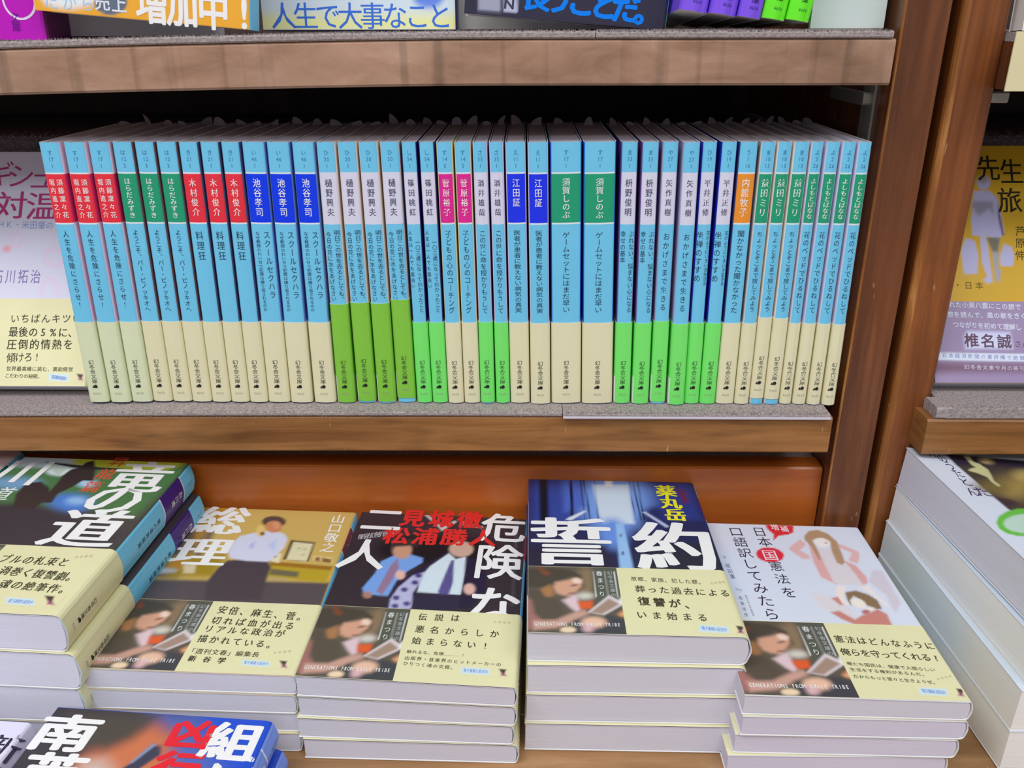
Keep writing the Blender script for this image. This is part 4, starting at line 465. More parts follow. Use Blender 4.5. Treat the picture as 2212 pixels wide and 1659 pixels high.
'pink':([('bg',(200,202,232)),('p',[(0.5572,0.6118),(0.5556,0.5971),(0.547,0.5854),(0.533,0.5789),(0.5165,0.5789),(0.5008,0.5854),(0.4888,0.5971),(0.4831,0.6117),(0.4846,0.6264),(0.4933,0.6381),(0.5073,0.6447),(0.5238,0.6447),(0.5396,0.6382),(0.5515,0.6264)],(212,188,216),0.8),('p',[(0.5461,0.6118),(0.545,0.6012),(0.539,0.5928),(0.5292,0.5881),(0.5177,0.5881),(0.5066,0.5928),(0.4982,0.6012),(0.4942,0.6117),(0.4953,0.6223),(0.5013,0.6307),(0.511,0.6354),(0.5226,0.6354),(0.5337,0.6308),(0.5421,0.6223)],(200,202,232),0.8),('p',[(0.8169,0.538),(0.8127,0.5206),(0.7966,0.5067),(0.7717,0.4989),(0.743,0.4989),(0.7161,0.5066),(0.6963,0.5205),(0.6876,0.5379),(0.6917,0.5554),(0.7078,0.5694),(0.7327,0.5772),(0.7615,0.5772),(0.7885,0.5695),(0.8082,0.5555)],(212,188,216),0.8),('p',[(0.8058,0.538),(0.8022,0.5247),(0.7887,0.514),(0.7681,0.508),(0.7443,0.508),(0.722,0.5139),(0.7058,0.5246),(0.6987,0.5379),(0.7022,0.5513),(0.7157,0.5621),(0.7364,0.5681),(0.7603,0.5681),(0.7825,0.5621),(0.7988,0.5514)],(200,202,232),0.8),('p',[(0.7988,0.3917),(0.7967,0.3659),(0.7842,0.3453),(0.7636,0.3338),(0.7392,0.3338),(0.7157,0.3452),(0.6977,0.3658),(0.6888,0.3915),(0.6908,0.4174),(0.7033,0.4382),(0.7239,0.4497),(0.7484,0.4498),(0.7721,0.4382),(0.7901,0.4175)],(212,188,216),0.8),('p',[(0.7878,0.3917),(0.7863,0.3699),(0.7764,0.3525),(0.76,0.3428),(0.7405,0.3427),(0.7216,0.3524),(0.7071,0.3698),(0.6998,0.3916),(0.7012,0.4134),(0.7111,0.4309),(0.7275,0.4407),(0.7472,0.4407),(0.7661,0.431),(0.7806,0.4135)],(200,202,232),0.8),('p',[(0.4883,0.5747),(0.4868,0.5694),(0.481,0.5652),(0.472,0.5629),(0.4617,0.5629),(0.4521,0.5652),(0.4451,0.5694),(0.442,0.5746),(0.4436,0.5799),(0.4494,0.5841),(0.4583,0.5865),(0.4686,0.5865),(0.4783,0.5841),(0.4853,0.5799)],(222,150,165),1.5)],[('p',[(0.7838,0.0534),(0.8973,0.0488),(0.9049,0.0201),(0.7876,0.0246)],(190,212,232),0.4),('p',[(0.9447,0.0518),(0.9847,0.0491),(0.9765,0.035),(0.9585,0.0364)],(70,55,50),0.4),('p',[(0.9603,0.0378),(0.9762,0.0378),(0.9898,0.0238),(0.9558,0.0265)],(170,110,130),0.5),('p',[(0.9636,0.0434),(0.9735,0.0434),(0.9733,0.0294),(0.9673,0.0293)],(80,50,60),0.4)],[('ギシュ',(0.3759,0.9023),(0.6319,0.885),18.83,17.65,(168,60,120),0.0,0),('対温',(0.4613,0.7646),(0.6532,0.7612),21.67,19.49,(168,60,120),0.01,0),('NHK・米田肇の',(0.3705,0.6827),(0.7064,0.6761),4.91,5.6,(130,150,205),0,0),('石川拓治',(0.4313,0.4576),(0.6523,0.4578),6.61,9.48,(125,110,165),0,0),('いちばんキツい',(0.5577,0.2796),(0.9181,0.2801),5.78,6.08,(62,60,45),0,1),('最後の5%に、',(0.5564,0.2241),(0.9027,0.2214),5.95,6.64,(62,60,45),0.01,1),('圧倒的情熱を',(0.5547,0.1721),(0.8816,0.1727),6.13,6.8,(62,60,45),0.01,1),('傾けろ!',(0.5579,0.1172),(0.707,0.1207),5.74,6.38,(62,60,45),0.0,1),('世界最高峰に挑む、異能経営',(0.5508,0.0721),(0.9082,0.0697),3.05,3.08,(62,60,45),0,1),('こだわりの秘密。',(0.5459,0.0433),(0.7359,0.0405),3.05,2.88,(62,60,45),0,1),('電子書籍も配信中',(0.8101,0.039),(0.8832,0.032),2.14,2.59,(120,145,200),0,1)]),
'yellow':([('bg',(190,152,30)),('p',[(0.3227,0.6069),(0.3587,0.6069),(0.3647,0.5273),(0.3716,0.4146),(0.3452,0.4071),(0.3163,0.422),(0.3436,0.437),(0.3205,0.5009)],(168,168,204),0.4),('p',[(0.384,0.6031),(0.4356,0.6031),(0.41,0.4784),(0.4261,0.4633),(0.4125,0.4146),(0.3925,0.4184),(0.3858,0.4896),(0.3875,0.5462)],(150,150,160),0.4),('p',[(0.3583,0.6031),(0.4351,0.5993),(0.4179,0.5425),(0.387,0.5424)],(105,104,84),0.8),('p',[(0.3092,0.8027),(0.3976,0.8027),(0.4407,0.7718),(0.4571,0.6948),(0.4637,0.6222),(0.4433,0.6031),(0.2767,0.6106),(0.2794,0.6794)],(168,168,204),0.4),('p',[(0.2865,0.7408),(0.3038,0.7563),(0.4128,0.7563),(0.4115,0.7025),(0.3884,0.7255),(0.3226,0.6947)],(138,134,156),1.5),('p',[(0.4096,0.8376),(0.4041,0.8241),(0.392,0.8133),(0.3757,0.8073),(0.3583,0.8073),(0.3434,0.8133),(0.3338,0.8241),(0.3315,0.8376),(0.3369,0.8511),(0.3491,0.8619),(0.3654,0.8679),(0.3829,0.8679),(0.3978,0.8619),(0.4074,0.8511)],(168,168,204),0.5),('p',[(0.3943,0.8532),(0.3908,0.8461),(0.3826,0.8404),(0.3713,0.8372),(0.3593,0.8372),(0.3488,0.8404),(0.3419,0.8461),(0.3401,0.8531),(0.3436,0.8602),(0.3518,0.8659),(0.363,0.8691),(0.3751,0.8691),(0.3856,0.8659),(0.3925,0.8602)],(150,146,150),0.8),('p',[(0.2208,0.5726),(0.2393,0.5992),(0.2895,0.5878),(0.303,0.5272),(0.2887,0.4482),(0.2119,0.4481),(0.2063,0.5347)],(168,168,204),0.4),('p',[(0.4254,0.5198),(0.458,0.5766),(0.4973,0.5614),(0.5084,0.5274),(0.4976,0.4822),(0.4259,0.4821)],(168,168,204),0.4),('p',[(0.4388,0.7563),(0.4543,0.6718),(0.4623,0.6108),(0.4494,0.6108),(0.4365,0.6948)],(90,70,110),0.4)],[('bg',(142,126,160)),('p',[(-0.1893,0.0877),(0.8449,0.0698),(0.8409,0.0425),(-0.1939,0.0404)],(112,84,108),3),('p',[(-0.1857,0.1251),(0.8859,0.1147),(0.8813,0.0835),(-0.1887,0.0939)],(196,206,236),0.3),('p',[(0.2056,0.2112),(0.4414,0.2066),(0.4502,0.1388),(0.1834,0.1383),(0.1824,0.191)],(188,192,222),1.5)],[('先生の',(0.4043,0.9019),(0.6719,0.8726),14.86,17.56,(38,36,26),0.01,0),('旅行',(0.5121,0.7621),(0.6669,0.7564),15.32,17.35,(38,36,26),0.01,0),('芦原伸',(0.5574,0.6299),(0.5443,0.5275),6.51,6.83,(70,62,30),0,0),('国・日本',(0.1097,0.4031),(0.2932,0.3996),5.12,5.04,(90,84,40),0,0),('訪れた小泉八雲にこの旅で',(0.0887,0.3213),(0.4997,0.3104),3.87,4.01,(200,204,232),0.02,1),('旅を読んで、風の歌をきく',(0.1121,0.2793),(0.5262,0.2724),3.86,3.99,(200,204,232),0.02,1),('つながりを初めて理解し',(0.1389,0.2376),(0.4926,0.2268),3.86,3.98,(200,204,232),0.02,1),('椎名誠',(0.2221,0.1735),(0.4054,0.1688),8.79,8.85,(98,74,92),0.02,1),('さん',(0.4805,0.1589),(0.5217,0.1565),4.39,4.51,(98,74,92),0.0,1),('日本経済新聞の書評欄で絶賛',(0.0626,0.1119),(0.4974,0.1015),3.1,2.99,(130,130,180),0,1),('幻冬舎文庫今月の新刊',(0.182,0.0647),(0.4919,0.0592),3.28,2.98,(200,196,212),0,1)]),
'orange':([('bg',(232,160,48)),('p',[(0.293,0.0549),(0.2786,0.0396),(0.2414,0.0258),(0.1887,0.0161),(0.131,0.0127),(0.0799,0.0161),(0.0456,0.0256),(0.0348,0.0394),(0.0496,0.0547),(0.087,0.0685),(0.1394,0.078),(0.1967,0.0814),(0.2475,0.0781),(0.2818,0.0686)],(214,220,228),2),('p',[(0.4335,0.0495),(0.4242,0.032),(0.4014,0.017),(0.3694,0.0075),(0.3348,0.0055),(0.3044,0.0112),(0.2843,0.0236),(0.2785,0.0402),(0.2881,0.0576),(0.311,0.0724),(0.3428,0.0818),(0.3771,0.0838),(0.4073,0.0782),(0.4274,0.0659)],(92,104,120),0.4)],[],[('売上',(0.3174,0.0439),(0.3942,0.0416),7.75,8.39,(205,210,225),0.02,0),('増加中!',(0.545,0.052),(0.974,0.0499),15.95,19.29,(232,222,230),0.03,0),('だから',(0.0765,0.0322),(0.2479,0.0342),7.76,7.98,(160,190,225),0.0,0)]),
'white':([('bg',(200,214,232)),('p',[(-0.0153,0.0521),(1.0343,0.0506),(1.0326,-0.0082),(-0.0238,-0.0068)],(222,222,150),5),('p',[(0.9392,0.1119),(0.9306,0.0947),(0.9076,0.081),(0.8749,0.0733),(0.839,0.0734),(0.807,0.0811),(0.7854,0.095),(0.7784,0.1121),(0.7873,0.1292),(0.8104,0.1428),(0.8429,0.1503),(0.8785,0.1503),(0.9103,0.1427),(0.932,0.129)],(96,130,215),2)],[],[('人生で大事なこと',(0.1087,0.0489),(0.9152,0.0477),14.1,14.33,(58,108,205),0.005,0)]),
'navy':([('bg',(40,38,58)),('p',[(0.0624,0.0752),(0.172,0.0724),(0.1782,0.0139),(0.0682,0.0137)],(148,150,170),0.6),('p',[(0.1869,0.082),(0.2551,0.0828),(0.2629,0.0156),(0.1942,0.0148)],(170,174,198),0.4)],[],[('喪うことだ。',(0.3474,0.0733),(0.9038,0.0554),14.88,14.45,(0,118,238),0.045,0),('N',(0.2186,0.0427),(0.2186,0.0427),7.22,6.59,(60,60,80),0.03,0)])}
# ================= setting =================
def struct(o): o['kind'] = 'structure'; return o
struct(rbox('floor', -3, 3, -4, .6, -.92, -.90, M_FLOOR))
struct(rbox('wall_back', -3, 3, .36, .42, -.90, 2.4, M_WALL))

# ================= bookcases =================
def sag(x): return -.0042*min(1.6, max(0, (-x-.02)/.24))**1.4
def sag2(x): return -.0012*min(1.6, max(0, (-x-.05)/.24))**1.4
case = thing('bookcase', 'brown wooden bookcase bay holding the long row of light blue spined books', 'bookcase', Matrix.Translation((0, 0, -.9)))
def at_case(o, root):   # keep world coordinates while parenting
    o.parent = root; o.matrix_parent_inverse = root.matrix_world.inverted(); return o
bpy.context.view_layer.update()
def part(o, root=case, label=None):
    at_case(o, root)
    if label: o['label'] = label
    return o
part(rbox('shelf_board', -.62, .1818, -.012, .30, .1788, .2003, M_WOOD_TOP, None, .0012, 40, sag), case, 'upper board, paler and scuffed with dark vertical rub marks')
part(rbox('shelf_board', -.62, .1800, -.012, .30, -.0265, -.0033, M_WOOD_LOW, None, .0012, 30, sag2), case, 'lower board with golden brown front edge')
part(vbox('post', .1905, .2143, .006, .300, -.90, .62, M_POST, r=.0011, edge=M_EDGE), case, 'dark upright side post')
part(rbox('back_panel', -.62, .2140, .302, .312, -.90, .62, M_BACK, r=.0005))
part(rbox('drawer_front', -.62, .1898, .016, .032, -.128, -.0513, M_PANEL, r=.0012), case, 'orange brown varnished panel under the lower board')
part(rbox('ledge', -.62, .1900, .033, .30, -.075, -.0535, M_CARPET, r=.001), case, 'grey carpeted ledge behind the panel')
part(rbox('track', .1890, .1904, .024, .040, .0010, .1770, M_METAL, r=.0003), case, 'metal shelf track on the side panel')
part(rbox('shelf_clip', .1850, .1903, .028, .082, .1660, .1725, M_METAL, r=.001), case, 'grey shelf support clip')
part(rbox('base_ledge', -.62, .190, .0056, .0156, -.150, -.1305, M_COUNTER, r=.0005), case)
case2 = thing('bookcase', 'neighbouring wooden bookcase bay at the right behind the second post', 'bookcase', Matrix.Translation((.3, 0, -.9)))
bpy.context.view_layer.update()
part(vbox('post', .2204, .2444, .006, .300, -.90, .62, M_POST2, r=.0034, edge=M_EDGE), case2, 'reddish brown upright side post with scuffed edge')
part(rbox('shelf_board', .2440, .62, -.012, .30, .1760, .1985, M_POST, r=.001), case2)
part(rbox('shelf_board', .2350, .62, -.012, .30, -.0275, -.0045, M_WOOD_LOW, r=.0012), case2)
part(rbox('back_panel', .2206, .62, .302, .312, -.90, .62, M_BACK, r=.0005), case2)
part(rbox('drawer_front', .2448, .62, .016, .032, -.128, -.0510, M_PANEL, r=.0012), case2)
part(rbox('shelf_clip', .2446, .254, .010, .050, .1685, .1745, M_METAL, r=.001), case2)

# display counter the flat piles lie on
ctr = thing('display_counter', 'wooden counter carrying the flat piles of paperbacks below the shelf', 'counter', Matrix.Translation((0, -.2, -.9)))
bpy.context.view_layer.update()
for i in range(4):   # boards of the top
    y0 = -.47+i*.1188; part(rbox('plank', -.75, .75, y0, y0+.1182, -.150, -.1302, M_COUNTER, r=.0008), ctr)
part(rbox('front_panel', -.74, .74, -.46, -.44, -.90, -.150, M_POST, r=.001), ctr)
for sx in (-.72, .70): part(vbox('leg', sx, sx+.03, -.05, -.01, -.90, -.150, M_POST), ctr)

# ---- carpet mats and block ----
def pile_tufts(parent, x0, x1, y0, y1, z, n, zfun=None, h=.0016):
    v = []; f = []
    for i in range(n):
        x = random.uniform(x0, x1); y = y0+(y1-y0)*random.random()**2.2; a = random.uniform(0, 6.28); l = h*random.uniform(.5, 1.3)
        zz = z+(zfun(x) if zfun else 0)
        dx, dy = math.cos(a)*.00035, math.sin(a)*.00035; k = len(v)
        lean = (random.uniform(-.7, .7)*l, random.uniform(-.9, .3)*l)
        v += [(x-dx, y-dy, zz-.0006), (x+dx, y+dy, zz-.0006), (x+lean[0], y+lean[1], zz+l)]; f.append((k, k+1, k+2))
    for i in range(n//2):   # on the front edge
        x = random.uniform(x0, x1); zz = z+(zfun(x) if zfun else 0)-random.uniform(0, .003); l = h*random.uniform(.4, .9); k = len(v)
        v += [(x-.0003, y0+.0005, zz), (x+.0003, y0+.0005, zz), (x+random.uniform(-.8, .8)*l, y0-l*.55, zz-random.uniform(0, .6)*l)]; f.append((k, k+1, k+2))
    o = link_mesh('pile', v, f, M_CARPET, None, parent); o['kind'] = 'stuff'
def mat_thing(x0, x1, y0, y1, z0, z1, label, zfun=None, n=2600, m=None, group=None):
    o = rbox('carpet_mat', x0, x1, y0, y1, z0, z1, m or M_CARPET, None, .0008, max(2, int((x1-x0)/.015)), zfun)
    tag(o, label, 'mat', group); pile_tufts(o, x0+.001, x1-.001, y0+.0004, y0+.03, z1, n, zfun, .0009)
    return o
mat_thing(-.60, .0232, -.0128, .29, -.0031, -.0003, 'grey carpet strip under most of the long row of blue spined books', sag2, 3600)
m2 = mat_thing(.0236, .1775, -.0142, .29, -.0031, -.0003, 'short grey carpet strip at right end of the row, its pale edge jutting out', None, 2200)
rbox('backing', .0236, .1775, -.0160, -.0141, -.0031, -.0019, plain('pale_backing', (176, 168, 180), .8), m2, .0003)['label'] = 'pale backing edge'
mat_thing(-.60, .0350, -.0126, .29, .2005, .2040, 'grey carpet strip on the upper board, left part', sag, 4200)
mat_thing(.0354, .1800, -.0126, .29, .2005, .2040, 'grey carpet strip on the upper board under the purple and green books', None, 2600)
mr = mat_thing(.2450, .60, -.0118, .29, -.0043, .0030, 'thick grey carpet mat under the yellow cover book in the right bay', None, 2400)
rbox('lip', .2392, .2450, -.0118, .0052, -.0043, .0030, M_CARPET, mr, .0012)
mat_thing(.2446, .60, -.0122, .29, .1987, .2030, 'grey carpet strip on the upper shelf of the right bay', None, 800)
def block(x0, x1, z0, label):
    o = rbox('carpet_block', x0, x1, .1115, .27, z0, .1400, M_CARPET_DK, None, .002)
    tag(o, label, 'display block')
    pile_tufts(o, x0+.001, x1-.001, .112, .14, .1400, int((x1-x0)*4500), None, .0012)
block(-.59, .1885, -.0002, 'grey carpeted block standing behind the row of blue spined books')
block(.2460, .60, .0034, 'grey carpeted block behind the yellow cover book')

# ================= long row of spine-out paperbacks =================
RED = (216, 44, 60); GRN = (28, 146, 108); BLU = (0, 52, 226); BLU2 = (22, 46, 238); MAG = (208, 34, 138); ORG = (224, 136, 42); WHB = (202, 202, 226)
OB_C = (212, 207, 173); OB_C1 = (203, 210, 176); OB_G = (112, 218, 104); OB_O = (122, 186, 62)
LT = (236, 236, 244); DKT = (78, 72, 100)
one = lambda s: [(s, 0, .1035, .0555, .0036, .0050)]
T3 = ['leftmost', 'middle', 'rightmost']; T2 = ['left', 'right']; T4 = ['leftmost', 'second', 'third', 'rightmost']
TITLES = [
 (3, [('須藤凜々花', .0021, .0032), ('堀内進之介', -.0021, .0032)], RED, LT, [('人生を危険にさらせ!', 0, .1035, .0585, .0034, .0047)], OB_C1, (206, 184, 206), ('す', '17', '1'), 'pale blue spine, red label with two columns of writing, {} of three', T3),
 (3, [('はらだみずき', 0, .0036)], GRN, LT, [('ようこそ、バー・ピノッキオへ', 0, .1035, .0560, .0034, .0045)], OB_C, (110, 88, 96), ('は', '12', '3'), 'pale blue spine, green label, between two runs of red labels, {} of three', T3),
 (3, [('木村俊介', 0, .0040)], RED, LT, [('料理狂', 0, .1030, .0860, .0044, .0058)], OB_C, (78, 84, 124), ('き', '21', '1'), 'pale blue spine, red label with one column of writing, {} of three', T3),
 (3, [('池谷孝司', 0, .0044)], BLU, LT, [('スクールセクハラ', .0026, .1030, .0640, .0038, .0052), ('なぜ教師のわいせつ犯罪は繰り返されるのか', -.0024, .1025, .0565, .0025, .0026)], OB_C, (96, 128, 190), ('い', '46', '1'), 'pale blue spine, bright blue label, left of the olive banded books, {} of three', T3),
 (4, [('樋野興夫', 0, .0040)], WHB, DKT, [('明日この世を去るとしても、', .0023, .1035, .0625, .0034, .0040), ('今日の花に水をあげなさい', -.0023, .1025, .0625, .0030, .0036)], OB_O, (212, 200, 190), ('ひ', '20', '1'), 'pale blue spine with tall olive green band and white label, {} of four', T4),
 (2, [('篠田桃紅', 0, .0036)], WHB, DKT, [('一〇三歳になってわかったこと', .0016, .0980, .0560, .0027, .0036), ('人生は一人でも面白い', -.0022, .1035, .0700, .0023, .0034)], OB_G, (44, 34, 112), ('し', '34', '1'), 'pale blue spine, white label, green band, {} of the pair beside the olive bands', T2),
 (2, [('菅原裕子', 0, .0039)], MAG, LT, one('子どもの心のコーチング'), OB_C, (214, 208, 168), ('す', '14', '5'), 'pale blue spine, magenta label, cream band, {} of the pair', T2),
 (2, [('酒井雄哉', 0, .0035)], WHB, DKT, one('この世に命を授かりもうして'), OB_G, (202, 192, 224), ('さ', '35', '1'), 'thin pale blue spine, white label, green band, {} one between magenta and blue labels', T2),
 (2, [('江田証', 0, .0042)], BLU2, LT, [('医者が患者に教えない病気の真実', 0, .1035, .0560, .0040, .0033)], OB_C, (200, 196, 226), ('え', '11', '1'), 'pale blue spine, bright blue label, cream band, {} one just left of the thick books', T2),
 (2, [('須賀しのぶ', 0, .0044)], GRN, LT, [('ゲームセットにはまだ早い', 0, .1025, .0560, .0043, .0043)], OB_C, (24, 92, 196), ('す', '17', '1'), 'thickest pale blue spine, green label, cream band, {} of the pair', T2),
 (2, [('枡野俊明', 0, .0040)], WHB, DKT, [('ぶれない、悩まない心になる', .0023, .1030, .0560, .0030, .0042), ('幸せの基本', -.0022, .1030, .0850, .0030, .0038)], OB_G, (110, 84, 150), ('ま', '33', '1'), 'green banded pale blue spine with white label, {} right of the thick pair', ['first', 'second']),
 (2, [('矢作直樹', 0, .0036)], WHB, DKT, [('おかげさまで生きる', 0, .1025, .0570, .0036, .0051)], OB_G, (160, 162, 196), ('や', '27', '1'), 'green banded pale blue spine with white label, {} right of the thick pair', ['third', 'fourth']),
 (2, [('平井正修', 0, .0036)], WHB, DKT, [('坐禅のすすめ', -.0020, .1030, .0740, .0038, .0049), ('花のようにいきいき生きる', .0024, .1030, .0720, .0022, .0030)], OB_G, (30, 44, 168), ('ひ', '19', '1'), 'green banded pale blue spine with white label, {} right of the thick pair', ['fifth', 'sixth']),
 (1, [('内館牧子', 0, .0044)], ORG, LT, [('聞かなかった聞かなかった', 0, .1035, .0560, .0040, .0043)], OB_C, (60, 70, 120), ('う', '1', '16'), 'the only pale blue spine with an orange label, cream band below', ['']),
 (3, [('益田ミリ', 0, .0042)], GRN, LT, [('ちょっとそこまで旅してみよう', 0, .1030, .0570, .0033, .0038)], OB_C, (214, 210, 204), ('ま', '10', '13'), 'pale blue spine, green label, just right of the orange label, {} of three', T3),
 (4, [('よしもとばなな', 0, .0034)], GRN, LT, [('花のベッドでひるねして', 0, .1030, .0560, .0034, .0047)], OB_C, (196, 200, 238), ('よ', '2', '26'), 'slim pale blue spine with green label at the right end, {} of four', T4),
]
M_SLIP = paper((150, 140, 150), .7, .2, 'slip_paper')
def slip(parent, t, seed):
    rs = random.Random(seed); h = rs.uniform(.002, .0062); w = rs.uniform(.0028, .0042); a = R(rs.uniform(-50, 50)); bend = rs.uniform(-.0030, .0030); y = rs.uniform(.088, .100)
    lim = max(.0012, t/2-.0016)
    v = []; f = []
    for j in range(7):
        q = j/6; z = BH-.0016+q*(h+.0006); ww = w*math.sqrt(max(.05, 1-q*q))
        for sx in (-1, 1):
            x = max(-lim, min(lim, sx*ww*math.cos(a)))+bend*q*q; v.append((x, y+sx*ww*math.sin(a), z))
        for sx in (-1, 1): v.append((v[-2][0], v[-2][1]+.0002, v[-2][2]))
    for j in range(6):
        b = j*4; f += [(b, b+1, b+5, b+4), (b+3, b+2, b+6, b+7), (b+1, b+3, b+7, b+5), (b+2, b, b+4, b+6)]
    f += [(0, 2, 3, 1), (24, 25, 27, 26)]
    return link_mesh('sales_slip', v, f, M_SLIP, None, parent)
DZ = {14: .0008, 15: .0006, 16: .0024, 29: .0010, 35: .0034, 36: .0030, 21: .0004}
DY = {1: -.0006, 2: -.0006, 24: -.0012, 30: -.0020, 39: -.0012, 40: -.0014, 34: -.0004, 4: .0008, 5: .0008, 6: .0006, 28: -.0004, 16: .0008}
n = 0
for ti, (cnt, box_txt, boxc, boxt, title, obic, side, code, lab, words) in enumerate(TITLES):
    for k in range(cnt):
        xb, xt, t = ROWS[n]; n += 1
        lean = math.atan((xt-xb)/BH); lift = abs(t/2*math.sin(lean))
        dz = DZ.get(n, 0)
        m = Matrix.Translation((xb, DY.get(n, 0)+random.uniform(-.0003, .0003), lift+.0001)) @ Matrix.Rotation(lean, 4, 'Y')
        bk = Paperback(t-.0012, 0, .0015, .0005)
        root = thing('paperback_book', lab.format(words[k]).replace(' ,', ','), 'book', m, 'spine-out paperbacks in the long row')
        has_box = boxc != WHB
        zs = [0, .1065, .1074, .1335, .1344, BH]
        edge = (205, 214, 232) if has_box else boxc
        sp = {0: CYAN, 1: edge, 2: boxc, 3: edge, 4: CYAN}
        if ti == 0: zs2 = zs; sd = lambda L, g: (186, 30, 92) if (g == 'B' and L == 2) else side
        else: sd = lambda L, g: side
        j = bk.shell('jacket', 0, .00025, zs, lambda L, g: sp[L] if g == 'S' else sd(L, g), root)
        bk.pages(root, (190, 186, 200), .0008)
        oh = .0610 if obic == OB_O else .0502
        white_foot = ti in (4, 10, 11)
        o = bk.shell('paper_band', .0004, .0002, [.0003+dz, .017+dz, oh+dz], lambda L, g: (226, 226, 222) if (white_foot and g == 'F' and L == 0) else obic, root)
        spine_letters(bk, j, o, title, box_txt, code, dz=dz, bcol=boxt, price='¥650' if ti == 9 else '¥600')
        slip(root, t, n)

# ================= flat piles =================
def flat_frames(P, a, bs, tz=-.130):
    a = R(a); Rv = Vector((math.cos(a), math.sin(a), 0)); F = Vector((-math.sin(a), math.cos(a), 0)); L = -Rv; N = Vector((0, 0, 1))
    P = Vector((P[0], P[1], tz)); out = []
    for ts, tf, dx, dy, da in bs:
        d = R(da); L2 = L*math.cos(d)-F*math.sin(d); F2 = F*math.cos(d)+L*math.sin(d)
        out.append((P+Vector((dx, dy, 0)), L2, F2, N.copy(), ts, tf))
        ph = math.atan((tf-ts)/BW); P = P+N*ts
        L, N = L*math.cos(ph)+N*math.sin(ph), N*math.cos(ph)-L*math.sin(ph)
    return out
ORD = {2: ['lower', 'top'], 4: ['bottom', 'second from bottom', 'second from top', 'top']}
def book_root(P, L, F, t, label, group, off=.0007):
    m = basis(P, L, F); N = Vector((-m[0][0], -m[1][0], -m[2][0]))
    m.translation = P+N*(t/2+off)       # local x=+t/2 is the back cover
    return thing('paperback_book', label, 'book', m, group)
def pile(key, top_label, low_label, group, art_kw, low_kw, r=.0018, bulge=.0006, page=(196, 196, 208)):
    P, a, bs = STACKS[key]; fr = flat_frames(P, a, bs); nb = len(fr); proto = None
    for i, (Q, L, F, N, ts, tf) in enumerate(fr):
        t = ts-.0014; k = (tf-ts)/t
        top = i == nb-1
        root = book_root(Q, L, F, t, top_label if top else low_label.format(ORD[nb][i]), group)
        bk = Paperback(t, k, r, bulge)
        if top: cover_book(root, bk, key, **art_kw)
        else:
            if proto is None:
                proto = root
                kw = low_kw; col = kw.get('spine', CYAN); box = kw.get('box', (55, 32, 118)); fc = kw.get('front', (60, 55, 60))
                j = bk.shell('jacket', 0, .00025, [0, .1065, .1335, bk.H], lambda Lv, g: fc if g == 'F' else kw.get('back', (200, 200, 215)) if g == 'B' else (box if Lv == 1 else col), root)
                bk.pages(root, page)
                o = None
                if kw.get('band', True): o = bk.shell('paper_band', .0004, .0002, [.0002, .0545], lambda Lv, g: CREAM, root)
                if kw.get('title'): spine_letters(bk, j, o, [(kw['title'], 0, .101, .058, .0034, .0048)], [(kw['author'], 0, .0042)], ('し', '8', '1'), price='¥690', publisher=kw.get('pub', '幻冬舎文庫'))
            else:
                def cp(src, par):
                    for ch in src.children:
                        c = ch.copy(); COL.objects.link(c); c.parent = par; cp(ch, c)
                cp(proto, root)
pile('ryu', 'thick paperback with green and blue warrior cover, top of the leftmost full pile',
     'thick cream banded paperback, {} in the pile under the green warrior cover', 'pile of thick warrior novels',
     dict(title='竜の道昇龍篇', author='白川道', box=(55, 30, 116), front=(70, 70, 50), nu=110, nv=130), dict(title='竜の道昇龍篇', author='白川道', box=(55, 30, 116)), r=.0034, bulge=.0012)
pile('souri', 'paperback with tan cover of a man in a white shirt telephoning, top of its pile',
     'thin paperback, {} in the pile under the tan telephoning man cover', 'pile of tan cover paperbacks',
     dict(title='総理', author='山口敬之', box=(128, 30, 58), front=(185, 160, 90), price='¥600'), dict(title='総理', author='山口敬之', box=(128, 30, 58), front=(185, 160, 90)))
pile('futari', 'black cover paperback showing two men in ties, top of its pile',
     'thin paperback, {} in the pile under the two men cover', 'pile of black cover paperbacks',
     dict(title='危険な二人', author='見城徹', box=(186, 34, 60), front=(50, 42, 50)), dict(title='危険な二人', author='見城徹', box=(186, 34, 60), front=(50, 42, 50)))
pile('seiyaku', 'paperback with dark blue tunnel of light cover, top of the tallest middle pile',
     'thick paperback, {} in the pile under the blue tunnel cover', 'pile of blue tunnel cover paperbacks',
     dict(title='誓約', author='薬丸岳', box=(186, 34, 60), front=(38, 40, 80)), dict(title='誓約', author='薬丸岳', box=(186, 34, 60), front=(38, 40, 80)), r=.0032, bulge=.0012)
pile('kenpo', 'white cover paperback with two drawn girls in pink, top of its pile',
     'thin paperback, {} in the pile under the white cover with drawn girls', 'pile of white illustrated paperbacks',
     dict(title='口語訳してみたら', author='塚田薫', box=(28, 146, 108), front=(200, 207, 228), split=.505), dict(title='口語訳してみたら', author='塚田薫', front=(200, 207, 228), box=(28, 146, 108)), page=(196, 194, 212))
BLUESP = (108, 140, 226)
pile('blue', 'dark and blue thriller paperback with a gun and large white characters, top of front pile',
     'blue spined paperback, {} one under the gun thriller cover', 'front pile of gun thrillers',
     dict(obi=False, title='組長刑事凶行', author='南英男', box=BLUESP, spine_col=BLUESP, front=(28, 66, 176), back=BLUESP), dict(band=False, title='組長刑事凶行', author='南英男', box=BLUESP, spine=BLUESP, front=(28, 66, 176), back=BLUESP), r=.0034, bulge=.0012)
pile('shin', 'white cover paperback with thin red edge line at the bottom left corner',
     'white paperback, {} one of the pile in the bottom left corner', 'bottom left pile of white paperbacks',
     dict(obi=False, title='', spine_col=(205, 200, 215), box=(205, 200, 215), front=(205, 203, 222)), dict(band=False, spine=(205, 200, 215), box=(205, 200, 215), front=(205, 203, 222)))
